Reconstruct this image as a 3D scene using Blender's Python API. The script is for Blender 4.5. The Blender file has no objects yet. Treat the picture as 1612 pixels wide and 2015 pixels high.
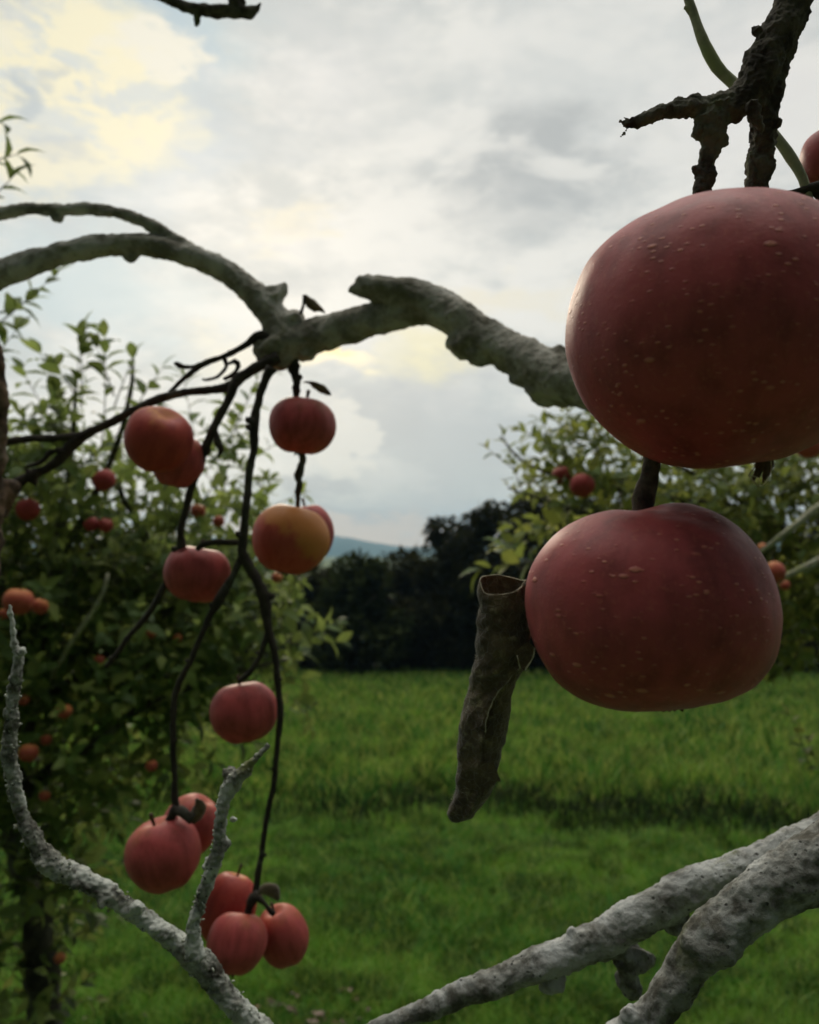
import bpy, bmesh, math, random
import numpy as np
from mathutils import Vector, Matrix, noise
random.seed(7)
RNG = np.random.default_rng(11)
R = math.radians
S = bpy.context.scene
COL = S.collection

# ------------------------------------------------------------------ camera
FPX = 1612.0                       # focal length in photo pixels
PITCH = math.atan(83 / FPX)
CAM = Vector((0, 0, 1.75))
FWD = Vector((0, math.cos(PITCH), math.sin(PITCH)))
UP = Vector((0, -math.sin(PITCH), math.cos(PITCH)))
RT = Vector((1, 0, 0))
cd = bpy.data.cameras.new('camera')
cam = bpy.data.objects.new('camera', cd)
COL.objects.link(cam)
cam.location = CAM
cam.rotation_euler = (R(90) + PITCH, 0, 0)
cd.sensor_fit = 'HORIZONTAL'
cd.sensor_width = 36
cd.lens = 36
cd.clip_start = 0.02
cd.clip_end = 12000
cd.dof.use_dof = True
cd.dof.focus_distance = 0.32
cd.dof.aperture_fstop = 17.0
S.camera = cam
S.render.resolution_x = 819
S.render.resolution_y = 1024

# ------------------------------------------------------------------ world
SUN_AZ, SUN_EL = R(-12), R(22)
w = bpy.data.worlds.new('World')
S.world = w
w.use_nodes = True
NT = w.node_tree
N, L = NT.nodes, NT.links
N.clear()


def nd(nt, t, **k):
    n = nt.nodes.new(t)
    for a, b in k.items():
        setattr(n, a, b)
    return n


def mth(nt, op, a, b=None, c=None, clamp=False):
    n = nd(nt, 'ShaderNodeMath', operation=op, use_clamp=clamp)
    for i, v in enumerate((a, b, c)):
        if v is None:
            continue
        if isinstance(v, (int, float)):
            n.inputs[i].default_value = v
        else:
            nt.links.new(v, n.inputs[i])
    return n.outputs[0]


def mixc(nt, fac, a, b):
    n = nd(nt, 'ShaderNodeMix', data_type='RGBA')
    for s, v in ((n.inputs[0], fac), (n.inputs[6], a), (n.inputs[7], b)):
        if isinstance(v, (int, float)):
            s.default_value = v
        elif isinstance(v, tuple):
            s.default_value = v + (1,) if len(v) == 3 else v
        else:
            nt.links.new(v, s)
    return n.outputs[2]


def noisen(nt, vec, scale, detail=4, rough=.5, dist=0.0):
    n = nd(nt, 'ShaderNodeTexNoise')
    n.inputs['Scale'].default_value = scale
    n.inputs['Detail'].default_value = detail
    n.inputs['Roughness'].default_value = rough
    n.inputs['Distortion'].default_value = dist
    if vec is not None:
        nt.links.new(vec, n.inputs['Vector'])
    return n


def mapr(nt, v, a, b, c=0.0, d=1.0, smooth=True):
    n = nd(nt, 'ShaderNodeMapRange', interpolation_type='SMOOTHSTEP' if smooth else 'LINEAR')
    nt.links.new(v, n.inputs[0])
    for i, x in enumerate((a, b, c, d)):
        n.inputs[i + 1].default_value = x
    return n.outputs[0]


tc = nd(NT, 'ShaderNodeTexCoord')
dirv = tc.outputs['Generated']
sky = nd(NT, 'ShaderNodeTexSky', sky_type='NISHITA', sun_disc=False)
sky.sun_elevation = SUN_EL
sky.sun_rotation = SUN_AZ
sky.air_density = 1.0
sky.dust_density = 1.5
sky.ozone_density = 1.5
L.new(dirv, sky.inputs['Vector'])
sep = nd(NT, 'ShaderNodeSeparateXYZ')
L.new(dirv, sep.inputs[0])
AZ = mth(NT, 'ARCTAN2', sep.outputs[0], sep.outputs[1])
EL = mth(NT, 'ARCSINE', sep.outputs[2])
strn = nd(NT, 'ShaderNodeVectorMath', operation='MULTIPLY')
L.new(dirv, strn.inputs[0])
strn.inputs[1].default_value = (1, 1, 2.2)
SV = strn.outputs[0]
n_warp = noisen(NT, SV, 5.0, 6, .6)
n_warp2 = noisen(NT, SV, 17.0, 5, .6)
sw = nd(NT, 'ShaderNodeSeparateColor')
L.new(n_warp.outputs['Color'], sw.inputs[0])
sw2 = nd(NT, 'ShaderNodeSeparateColor')
L.new(n_warp2.outputs['Color'], sw2.inputs[0])


def warp(base, s1, s2, k1, k2):
    a = mth(NT, 'MULTIPLY_ADD', mth(NT, 'SUBTRACT', s1, .5), k1, base)
    return mth(NT, 'MULTIPLY_ADD', mth(NT, 'SUBTRACT', s2, .5), k2, a)


AZW = warp(AZ, sw.outputs[0], sw2.outputs[0], .30, .12)
ELW = warp(EL, sw.outputs[1], sw2.outputs[1], .22, .10)
AZS = warp(AZ, sw.outputs[0], sw2.outputs[0], .16, .12)
ELS = warp(EL, sw.outputs[1], sw2.outputs[1], .09, .10)


def pix_dir(px, py):
    v = FWD + RT * ((px - 806) / FPX) - UP * ((py - 1007.5) / FPX)
    v.normalize()
    return math.atan2(v.x, v.y), math.asin(v.z)


def blob(px, py, rx, ry, soft=.8, tight=False, rot=0.0):
    """soft cloud patch around a compass direction; radii in angle"""
    a0, e0 = pix_dir(px, py)
    A = mth(NT, 'SUBTRACT', AZS if tight else AZW, a0)
    E = mth(NT, 'SUBTRACT', ELS if tight else ELW, e0)
    c, s = math.cos(rot), math.sin(rot)
    A2 = mth(NT, 'MULTIPLY_ADD', A, c, mth(NT, 'MULTIPLY', E, s))
    E2 = mth(NT, 'MULTIPLY_ADD', E, c, mth(NT, 'MULTIPLY', A, -s))
    x = mth(NT, 'DIVIDE', A2, rx / FPX)
    y = mth(NT, 'DIVIDE', E2, ry / FPX)
    q = mth(NT, 'SQRT', mth(NT, 'ADD', mth(NT, 'MULTIPLY', x, x), mth(NT, 'MULTIPLY', y, y)))
    return mapr(NT, q, 1.0, 1.0 - soft, 0.0, 1.0)


n1 = noisen(NT, SV, 2.6, 8, .55, .3)
n2 = noisen(NT, SV, 7.0, 8, .6, .4)
n3 = noisen(NT, SV, 22.0, 6, .6, .3)
cl = mth(NT, 'ADD', mth(NT, 'MULTIPLY', n1.outputs[0], .5),
         mth(NT, 'ADD', mth(NT, 'MULTIPLY', n2.outputs[0], .36), mth(NT, 'MULTIPLY', n3.outputs[0], .14)))
c_fac = mapr(NT, cl, .43, .57)
K = 11.2
col = mixc(NT, c_fac, (.53 * K, .545 * K, .51 * K), (.81 * K, .78 * K, .70 * K))


def put(colour, fac, k=1.0, keep=1.0):
    """lay a cloud tone over what is there"""
    global col
    f = fac if k == 1.0 else mth(NT, 'MULTIPLY', fac, k)
    col = mixc(NT, f, col, tuple(x * K for x in colour))


# thin places where the blue sky comes through
gap = mth(NT, 'MULTIPLY', blob(300, 30, 300, 150, .9), .9)
gap2 = mth(NT, 'MULTIPLY', blob(120, 560, 380, 170, .9), .8)
col = mixc(NT, mth(NT, 'MAXIMUM', gap, gap2), col, (.50 * K, .60 * K, .605 * K))
put((.40, .50, .54), blob(300, 20, 170, 130, .9), .8)
put((.72, .71, .66), blob(1150, 120, 560, 330, 1.0), .65)
put((.74, .71, .67), blob(1480, 200, 300, 260, 1.0), .6)
put((.74, .72, .68), blob(650, 150, 240, 170, 1.0), .5)
put((.45, .455, .43), mth(NT, 'MULTIPLY', blob(1060, 350, 270, 150, 1.0), mth(NT, 'SUBTRACT', 1.15, mapr(NT, n2.outputs[0], .45, .62))), .95)
put((.46, .465, .44), blob(1010, 430, 150, 110, .9), .55)
put((.46, .48, .47), blob(620, 560, 260, 60, .9), .3)
put((.50, .53, .53), blob(480, 270, 300, 70, .9), .45)
# the creamy cumulus high on the left, with ragged edges over blue-grey
nA = noisen(NT, SV, 11.0, 9, .62, .5)
nB = noisen(NT, SV, 26.0, 8, .6, .5)
rag = mapr(NT, mth(NT, 'ADD', mth(NT, 'MULTIPLY', nA.outputs[0], .65), mth(NT, 'MULTIPLY', nB.outputs[0], .35)), .41, .52)
rag_ = mth(NT, 'MULTIPLY_ADD', rag, .75, .25)


def puff(colour, fac, k=1.0):
    put(colour, mth(NT, 'MULTIPLY', fac, rag_), k)


put((.52, .58, .60), blob(170, 210, 330, 250, .6), .75)
puff((.88, .80, .54), blob(130, 170, 270, 190, .45, True), 1.)
puff((.84, .79, .64), blob(300, 105, 110, 50, .5, True), 1.)
puff((.84, .77, .55), blob(40, 310, 150, 110, .6, True), .9)
put((.46, .50, .50), blob(60, 190, 45, 50, .8, True), .8)
put((.48, .51, .50), blob(130, 150, 40, 30, .8, True), .6)
put((.50, .53, .53), blob(130, 290, 80, 45, .8, True), .6)
# pale yellow streaks
put((.80, .73, .55), blob(610, 445, 170, 50, .9, True, .35), .75)
put((.82, .75, .58), blob(1000, 590, 220, 50, .9, True, .0), .8)
put((.92, .82, .46), blob(850, 700, 170, 80, .9, True), .85)
put((1.15, 1.0, .62), blob(665, 712, 120, 42, .9, True), .95)
put((1.2, .95, .40), blob(640, 692, 60, 20, .9, True), .9)
put((.86, .80, .62), blob(450, 700, 160, 60, .9, True), .7)
# grey mass and bright heaped cloud low in the middle
put((.50, .50, .48), blob(860, 860, 330, 190, .7), .7)
put((.42, .43, .43), blob(560, 1010, 500, 36, .8), .8)
put((.38, .42, .44), blob(720, 1015, 260, 30, .8, True), .5)
put((.46, .46, .44), blob(760, 830, 120, 90, .6, True), .5)
put((.78, .74, .64), blob(665, 875, 80, 85, .3, True), .75)
put((.70, .68, .62), blob(780, 950, 110, 40, .5, True), .35)
# warm strip on the horizon
hz = mapr(NT, mth(NT, 'ABSOLUTE', mth(NT, 'SUBTRACT', ELS, R(1.4))), R(2.2), R(.5))
front = mapr(NT, AZ, -.6, 1.0, .85, .25)
put((.95, .68, .47), mth(NT, 'MULTIPLY', hz, front, clamp=True), 1.15)
put((1.0, .80, .30), blob(290, 1052, 130, 28, .8, True), .9)
col = mixc(NT, .10, col, sky.outputs[0])
# unseen sky shaped for top light: boosted overhead, dimmed behind the viewer
east = mapr(NT, mth(NT, 'MULTIPLY_ADD', sep.outputs[1], 1.4, sep.outputs[2]), .36, 1.05, .03, 1.0)
over = mapr(NT, sep.outputs[2], .58, .97, 1.0, 4.4)
sc_ = nd(NT, 'ShaderNodeVectorMath', operation='SCALE')
L.new(col, sc_.inputs[0])
L.new(mth(NT, 'MULTIPLY', east, over), sc_.inputs['Scale'])
col = sc_.outputs[0]
bg = nd(NT, 'ShaderNodeBackground')
bg.inputs['Strength'].default_value = .1
L.new(col, bg.inputs['Color'])
wo = nd(NT, 'ShaderNodeOutputWorld')
L.new(bg.outputs[0], wo.inputs[0])

# ------------------------------------------------------------------ sun behind thin cloud
sd = bpy.data.lights.new('sun', 'SUN')
sd.energy = 1.3
sd.angle = R(14)
sd.color = (1, .86, .66)
sun = bpy.data.objects.new('sun', sd)
COL.objects.link(sun)
sun.location = (0, 0, 30)
SD = Vector((math.sin(SUN_AZ) * math.cos(SUN_EL), math.cos(SUN_AZ) * math.cos(SUN_EL), math.sin(SUN_EL)))
sun.rotation_euler = SD.to_track_quat('Z', 'Y').to_euler()
S.view_settings.view_transform = 'Standard'
S.view_settings.look = 'None'
S.view_settings.exposure = 0
S.view_settings.gamma = 1


# ================================================================== helpers
def P(px, py, d):
    """point d metres ahead of the camera position, seen at photo pixel px,py"""
    px, py, d = float(px), float(py), float(d)
    return CAM + d * (FWD + RT * ((px - 806) / FPX) - UP * ((py - 1007.5) / FPX))


def gz(x, y):
    t = min(max(y, 0), 60)
    z = -.09 * t if t < 34 else -.09 * 34 - .02 * (t - 34)
    return z + .05 * noise.noise(Vector((x * .25, y * .25, 0))) + .02 * noise.noise(Vector((x * 1.1, y * 1.1, 3)))


def tag(o, label=None, cat=None, group=None, kind=None):
    if label: o['label'] = label
    if cat: o['category'] = cat
    if group: o['group'] = group
    if kind: o['kind'] = kind
    return o


def link(name, me, mat=None, parent=None, smooth=True):
    o = bpy.data.objects.new(name, me)
    COL.objects.link(o)
    if mat is not None and len(me.materials) == 0:
        me.materials.append(mat)
    if parent is not None:
        o.parent = parent
        o.matrix_parent_inverse = parent.matrix_basis.inverted()
    if smooth:
        me.polygons.foreach_set('use_smooth', [True] * len(me.polygons))
    return o


def empty(name, loc):
    o = bpy.data.objects.new(name, None)
    o.location = loc
    o.empty_display_size = .05
    COL.objects.link(o)
    return o


def from_bm(name, bm):
    me = bpy.data.meshes.new(name)
    bm.to_mesh(me)
    bm.free()
    return me


def from_np(name, v, t):
    me = bpy.data.meshes.new(name)
    me.vertices.add(len(v))
    me.vertices.foreach_set('co', v.astype(np.float32).ravel())
    me.loops.add(len(t) * 3)
    me.loops.foreach_set('vertex_index', t.astype(np.int32).ravel())
    me.polygons.add(len(t))
    me.polygons.foreach_set('loop_start', np.arange(0, len(t) * 3, 3, dtype=np.int32))
    me.polygons.foreach_set('loop_total', np.full(len(t), 3, dtype=np.int32))
    me.update(calc_edges=True)
    return me


def catmull(pts, step):
    """pts: list of (Vector, r) -> evenly resampled"""
    out = []
    n = len(pts)
    for i in range(n - 1):
        p0, p1, p2, p3 = pts[max(i - 1, 0)], pts[i], pts[i + 1], pts[min(i + 2, n - 1)]
        k = max(2, int((p2[0] - p1[0]).length / step))
        for j in range(k):
            t = j / k
            a = 2 * p1[0]
            b = (p2[0] - p0[0]) * t
            c = (2 * p0[0] - 5 * p1[0] + 4 * p2[0] - p3[0]) * t * t
            d = (-p0[0] + 3 * p1[0] - 3 * p2[0] + p3[0]) * t ** 3
            s = t * t * (3 - 2 * t)
            out.append(((a + b + c + d) * .5, p1[1] * (1 - s) + p2[1] * s))
    out.append(pts[-1])
    return out


def tube(bm, pts, seg=12, step=.004, rough=.08, freq=120., seed=0., wob=0.0):
    pts = catmull(pts, step)
    n = len(pts)
    t0 = (pts[1][0] - pts[0][0]).normalized()
    nrm = t0.orthogonal().normalized()
    rings = []
    for i, (p, r) in enumerate(pts):
        t = (pts[min(i + 1, n - 1)][0] - pts[max(i - 1, 0)][0])
        t = t.normalized() if t.length > 1e-9 else t0
        nrm = (nrm - t * nrm.dot(t)).normalized()
        bn = t.cross(nrm)
        if wob:
            p = p + wob * r * noise.noise_vector(p * freq * .25 + Vector((seed, 3, 1)))
        ring = []
        for k in range(seg):
            a = 2 * math.pi * k / seg
            d = nrm * math.cos(a) + bn * math.sin(a)
            q = p + d * r
            f = 1 + rough * 2 * noise.noise(q * freq + Vector((seed, 0, 0))) \
                + rough * noise.noise(q * freq * 2.7 + Vector((0, seed, 0)))
            ring.append(bm.verts.new(p + d * r * f))
        rings.append(ring)
    for a, b in zip(rings, rings[1:]):
        for k in range(seg):
            bm.faces.new((a[k], a[(k + 1) % seg], b[(k + 1) % seg], b[k]))
    for ring, s in ((rings[0], -1), (rings[-1], 1)):
        c = bm.verts.new(sum((v.co for v in ring), Vector()) / seg)
        for k in range(seg):
            f = (ring[k], ring[(k + 1) % seg], c) if s > 0 else (ring[(k + 1) % seg], ring[k], c)
            bm.faces.new(f)


def px_path(pts, d=None, k=1.0):
    """(px,py,rpx[,depth]) -> [(Vector, radius)]"""
    out = []
    for q in pts:
        dd = q[3] if len(q) > 3 else d
        out.append((P(q[0], q[1], dd), k * q[2] * dd / FPX))
    return out


def knob(bm, px, py, rpx, d, seed=0, sq=(1, 1, 1)):
    g = bmesh.ops.create_icosphere(bm, subdivisions=3, radius=1)
    c = P(px, py, d)
    r = rpx * d / FPX
    for v in g['verts']:
        n_ = v.co.normalized()
        f = 1 + .35 * noise.noise(n_ * 1.6 + Vector((seed, 0, 0))) + .18 * noise.noise(n_ * 4 + Vector((0, seed, 0)))
        v.co = c + Vector((n_.x * sq[0], n_.y * sq[1], n_.z * sq[2])) * r * f


def limb(name, bm, mat, parent, voxel=.0015, d1=.002, d2=.0012, s1=.02, s2=.006, smooth=3):
    o = link(name, from_bm(name, bm), mat, parent)
    m = o.modifiers.new('merge', 'REMESH')
    m.mode = 'VOXEL'
    m.voxel_size = voxel
    m.use_smooth_shade = True
    sm = o.modifiers.new('smooth', 'SMOOTH')
    sm.iterations = smooth
    sm.factor = .5
    for k, (st, sc, ty) in enumerate(((d1, s1, 'CLOUDS'), (d2, s2, 'CLOUDS'))):
        if st:
            key = 'bark_%s_%.4f' % (ty, sc)
            t = bpy.data.textures.get(key) or bpy.data.textures.new(key, ty)
            t.noise_scale = sc
            t.noise_depth = 3
            dm = o.modifiers.new('bark', 'DISPLACE')
            dm.texture = t
            dm.texture_coords = 'GLOBAL'
            dm.strength = st * 2
            dm.mid_level = .5
    return o


# ================================================================== materials
def mat(name):
    m = bpy.data.materials.new(name)
    m.use_nodes = True
    nt = m.node_tree
    b = nt.nodes['Principled BSDF']
    return m, nt, b, nt.nodes['Material Output']


def bump(nt, b, h, strength, dist):
    n = nd(nt, 'ShaderNodeBump')
    n.inputs['Strength'].default_value = strength
    n.inputs['Distance'].default_value = dist
    nt.links.new(h, n.inputs['Height'])
    nt.links.new(n.outputs[0], b.inputs['Normal'])


def bark_mat(name, base, dark, lichen, moss, lich_amt=.5, moss_amt=.5, sc=1.0, bstr=.8, pits=.35):
    m, nt, b, out = mat(name)
    co = nd(nt, 'ShaderNodeTexCoord').outputs['Object']
    a = noisen(nt, co, 60 * sc, 8, .65)
    f = noisen(nt, co, 420 * sc, 6, .7)
    big = noisen(nt, co, 22 * sc, 6, .6, .6)
    mo = noisen(nt, co, 13 * sc, 6, .65, .4)
    c = mixc(nt, mapr(nt, a.outputs[0], .38, .62), dark, base)
    c = mixc(nt, mapr(nt, big.outputs[0], .60 - .25 * lich_amt, .76 - .25 * lich_amt), c, lichen)
    c = mixc(nt, mth(nt, 'MULTIPLY', mapr(nt, mo.outputs[0], .66 - .25 * moss_amt, .76 - .25 * moss_amt), .85), c, moss)
    # dark pits and cracks
    c = mixc(nt, mapr(nt, f.outputs[0], .62, .72), c, dark)
    v = nd(nt, 'ShaderNodeTexVoronoi')
    v.inputs['Scale'].default_value = 170 * sc
    nt.links.new(co, v.inputs['Vector'])
    pit = mth(nt, 'MULTIPLY', mapr(nt, v.outputs['Distance'], .28, .12), mapr(nt, a.outputs[0], .50, .60))
    c = mixc(nt, mth(nt, 'MULTIPLY', pit, pits), c, tuple(x * .35 for x in dark))
    nt.links.new(c, b.inputs['Base Color'])
    b.inputs['Roughness'].default_value = .92
    b.inputs['Specular IOR Level'].default_value = .2
    h = mth(nt, 'ADD', mth(nt, 'MULTIPLY', a.outputs[0], .7), mth(nt, 'MULTIPLY', f.outputs[0], .45))
    h = mth(nt, 'SUBTRACT', h, mth(nt, 'MULTIPLY', pit, .5 * pits))
    bump(nt, b, h, bstr, .003 / sc)
    return m


M_bark_mid = bark_mat('grey_mossy_bark', (.42, .395, .34), (.17, .155, .12), (.52, .50, .45), (.12, .12, .06), .45, .35, .6)
M_bark_near = bark_mat('lichen_bark', (.27, .27, .23), (.05, .045, .035), (.48, .49, .44), (.17, .18, .07), .7, .2, 1.6, 1.0, .8)
M_bark_low = bark_mat('pale_knobbly_bark', (.25, .25, .225), (.075, .07, .055), (.38, .385, .365), (.11, .12, .055), .6, .3, 1.5, 1.0, .8)
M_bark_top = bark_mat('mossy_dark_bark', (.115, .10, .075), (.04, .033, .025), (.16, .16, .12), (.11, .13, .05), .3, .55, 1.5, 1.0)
M_twig = bark_mat('dark_twig_bark', (.055, .045, .035), (.03, .025, .02), (.09, .09, .07), (.05, .055, .025), .25, .25, 1.0, .6)
M_shoot = bark_mat('green_shoot_bark', (.36, .35, .24), (.24, .235, .16), (.44, .44, .34), (.30, .32, .16), .4, .5, 1.5, .4)
M_far_bark = bark_mat('brown_tree_bark', (.10, .085, .06), (.04, .035, .025), (.16, .16, .12), (.08, .10, .04), .4, .4, .25, .8)


def apple_mat(name, red, deep, gold, gold_amt=0.0, spots=1.0, sc=1.0, gold_dir=(0, -.2, 1), gold_at=.4, streak=.7, sq=.22):
    m, nt, b, out = mat(name)
    co = nd(nt, 'ShaderNodeTexCoord').outputs['Object']
    # vertical streaks: coordinates squeezed along the apple's axis
    st = nd(nt, 'ShaderNodeVectorMath', operation='MULTIPLY')
    nt.links.new(co, st.inputs[0])
    st.inputs[1].default_value = (1, 1, sq)
    a = noisen(nt, st.outputs[0], 120 * sc, 5, .6)
    p = noisen(nt, co, 38 * sc, 6, .6, .3)
    f = noisen(nt, co, 520 * sc, 6, .7)
    c = mixc(nt, mapr(nt, a.outputs[0], .36, .74, 0, streak), red, deep)
    c = mixc(nt, mth(nt, 'MULTIPLY', mapr(nt, p.outputs[0], .50, .72), .45), c, deep)
    if gold_amt:
        nz = nd(nt, 'ShaderNodeVectorMath', operation='NORMALIZE')
        nt.links.new(co, nz.inputs[0])
        dt = nd(nt, 'ShaderNodeVectorMath', operation='DOT_PRODUCT')
        nt.links.new(nz.outputs[0], dt.inputs[0])
        dt.inputs[1].default_value = Vector(gold_dir).normalized()
        g = mth(nt, 'ADD', dt.outputs['Value'], mth(nt, 'MULTIPLY', mth(nt, 'SUBTRACT', p.outputs[0], .5), 1.6))
        g = mth(nt, 'MULTIPLY', mapr(nt, g, gold_at, gold_at + .5), gold_amt)
        c = mixc(nt, g, c, gold)
    # small corky dashes of the skin
    sv = nd(nt, 'ShaderNodeVectorMath', operation='MULTIPLY')
    nt.links.new(co, sv.inputs[0])
    sv.inputs[1].default_value = (.6, .6, 1.35)
    v = nd(nt, 'ShaderNodeTexVoronoi')
    v.inputs['Scale'].default_value = 380 * sc
    nt.links.new(sv.outputs[0], v.inputs['Vector'])
    sp = mth(nt, 'MULTIPLY', mapr(nt, v.outputs['Distance'], .24, .10), mapr(nt, p.outputs[0], .38, .54))
    v2 = nd(nt, 'ShaderNodeTexVoronoi')
    v2.inputs['Scale'].default_value = 105 * sc
    nt.links.new(sv.outputs[0], v2.inputs['Vector'])
    sp2 = mapr(nt, v2.outputs['Distance'], .13, .05)
    spt = mth(nt, 'MULTIPLY', mth(nt, 'MAXIMUM', mth(nt, 'MULTIPLY', sp, .95), sp2), .75 * spots)
    c = mixc(nt, spt, c, (.50, .18, .12))
    c = mixc(nt, mth(nt, 'MULTIPLY', mapr(nt, f.outputs[0], .52, .70), .40 * spots), c, (.42, .12, .08))
    nt.links.new(c, b.inputs['Base Color'])
    rr = mapr(nt, p.outputs[0], .3, .7, .44, .58)
    nt.links.new(rr, b.inputs['Roughness'])
    b.inputs['Specular IOR Level'].default_value = .2
    b.inputs['Sheen Weight'].default_value = .03
    b.inputs['Sheen Roughness'].default_value = .45
    b.inputs['Sheen Tint'].default_value = (1, .86, .82, 1)
    b.inputs['Subsurface Weight'].default_value = .06
    b.inputs['Subsurface Radius'].default_value = (.008, .002, .001)
    b.inputs['Subsurface Scale'].default_value = .5
    h = mth(nt, 'ADD', mth(nt, 'MULTIPLY', spt, .7), mth(nt, 'MULTIPLY', f.outputs[0], .25))
    h = mth(nt, 'ADD', h, mth(nt, 'MULTIPLY', p.outputs[0], .8))
    bump(nt, b, h, .35 * spots, .0012)
    return m


RED, DEEP, GOLD = (.40, .050, .052), (.21, .022, .022), (.50, .20, .045)
M_apple_big = apple_mat('rough_red_apple_skin', (.34, .062, .062), (.105, .024, .022), GOLD, .0, 1.2, streak=.55, sq=.55)
M_apple = apple_mat('smooth_red_apple_skin', (.43, .075, .070), (.19, .032, .028), GOLD, .25, .3, gold_at=.55)
M_apple_gold = apple_mat('golden_red_apple_skin', (.46, .085, .055), (.30, .035, .025), (.56, .22, .05), .85, .3, gold_dir=(-.35, -.5, 1), gold_at=-.25)
M_apple_blush = apple_mat('red_apple_skin_with_yellow_cheek', (.40, .06, .04), (.24, .026, .024), GOLD, .95, .3, gold_dir=(-.2, .2, 1), gold_at=.7)
M_apple_far = apple_mat('pale_red_apple_skin', (.42, .09, .055), (.30, .05, .035), GOLD, .6, .1, gold_at=.2)


def plain(name, c, rough=.9):
    m, nt, b, out = mat(name)
    co = nd(nt, 'ShaderNodeTexCoord').outputs['Object']
    a = noisen(nt, co, 400, 5, .6)
    cc = mixc(nt, mapr(nt, a.outputs[0], .3, .7), tuple(x * .6 for x in c), tuple(min(1, x * 1.4) for x in c))
    nt.links.new(cc, b.inputs['Base Color'])
    b.inputs['Roughness'].default_value = rough
    b.inputs['Specular IOR Level'].default_value = .25
    bump(nt, b, a.outputs[0], .5, .001)
    return m


M_stem = plain('apple_stem_brown', (.07, .05, .03))
M_calyx = plain('dry_calyx', (.09, .06, .035))


def leaf_mat(name, dark, mid, light, trans=.35, lightness=.5, gloss=.3):
    m, nt, b, out = mat(name)
    g = nd(nt, 'ShaderNodeNewGeometry')
    r = nd(nt, 'ShaderNodeValToRGB')
    e = r.color_ramp.elements
    e[0].position, e[0].color = 0, dark + (1,)
    e[1].position, e[1].color = 1, light + (1,)
    k = e.new(lightness)
    k.color = mid + (1,)
    nt.links.new(g.outputs['Random Per Island'], r.inputs[0])
    nt.links.new(r.outputs[0], b.inputs['Base Color'])
    b.inputs['Roughness'].default_value = .55
    b.inputs['Specular IOR Level'].default_value = gloss
    t = nd(nt, 'ShaderNodeBsdfTranslucent')
    nt.links.new(mixc(nt, .5, r.outputs[0], light), t.inputs[0])
    mx = nd(nt, 'ShaderNodeMixShader')
    mx.inputs[0].default_value = trans
    nt.links.new(b.outputs[0], mx.inputs[1])
    nt.links.new(t.outputs[0], mx.inputs[2])
    nt.links.new(mx.outputs[0], out.inputs[0])
    return m


M_leaf = leaf_mat('apple_leaf_green', (.035, .070, .016), (.085, .155, .03), (.36, .42, .11), .48, .55)
M_leaf_r = leaf_mat('apple_leaf_yellow_green', (.05, .085, .022), (.10, .17, .03), (.36, .37, .08), .48, .52)
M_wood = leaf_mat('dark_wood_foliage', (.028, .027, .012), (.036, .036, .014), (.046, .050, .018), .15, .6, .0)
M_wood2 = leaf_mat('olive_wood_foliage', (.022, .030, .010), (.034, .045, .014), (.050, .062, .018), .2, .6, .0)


def grass_mat(name, ca, cb, cc, scale):
    m, nt, b, out = mat(name)
    g = nd(nt, 'ShaderNodeNewGeometry')
    p = noisen(nt, g.outputs['Position'], scale, 4, .6)
    p2 = noisen(nt, g.outputs['Position'], scale * 4.5, 4, .65)
    c = mixc(nt, mapr(nt, p.outputs[0], .42, .58), ca, cb)
    c = mixc(nt, mapr(nt, p2.outputs[0], .45, .58, 0, .85), c, tuple(x * .38 for x in ca))
    c = mixc(nt, mth(nt, 'POWER', g.outputs['Random Per Island'], 3.0), c, cc)
    nt.links.new(c, b.inputs['Base Color'])
    b.inputs['Roughness'].default_value = .6
    b.inputs['Specular IOR Level'].default_value = .25
    t = nd(nt, 'ShaderNodeBsdfTranslucent')
    nt.links.new(c, t.inputs[0])
    mx = nd(nt, 'ShaderNodeMixShader')
    mx.inputs[0].default_value = .3
    nt.links.new(b.outputs[0], mx.inputs[1])
    nt.links.new(t.outputs[0], mx.inputs[2])
    nt.links.new(mx.outputs[0], out.inputs[0])
    return m


M_grass = grass_mat('mown_grass', (.052, .19, .022), (.15, .33, .038), (.30, .38, .07), .9)
M_tall = grass_mat('tall_grass', (.045, .19, .022), (.18, .36, .045), (.46, .50, .11), .7)
M_shade_grass = grass_mat('shade_grass', (.012, .028, .008), (.02, .04, .010), (.04, .06, .016), .8)  # dark blades, coloured to stand in for shade at the long grass front

m, nt, b, out = mat('soil_and_thatch')
g = nd(nt, 'ShaderNodeNewGeometry')
p = noisen(nt, g.outputs['Position'], 1.3, 8, .65)
q = noisen(nt, g.outputs['Position'], 30, 6, .65)
c = mixc(nt, mapr(nt, p.outputs[0], .38, .62), (.045, .075, .018), (.075, .11, .025))
c = mixc(nt, mth(nt, 'MULTIPLY', mapr(nt, q.outputs[0], .55, .7), .6), c, (.10, .085, .04))
nt.links.new(c, b.inputs['Base Color'])
b.inputs['Roughness'].default_value = 1
bump(nt, b, q.outputs[0], .8, .03)
M_ground = m

m, nt, b, out = mat('wooded_hillside')
g = nd(nt, 'ShaderNodeNewGeometry')
p = noisen(nt, g.outputs['Position'], .05, 8, .65)
c = mixc(nt, mapr(nt, p.outputs[0], .38, .62), (.03, .06, .03), (.05, .085, .04))
nt.links.new(c, b.inputs['Base Color'])
b.inputs['Roughness'].default_value = 1
M_hill = m

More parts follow.
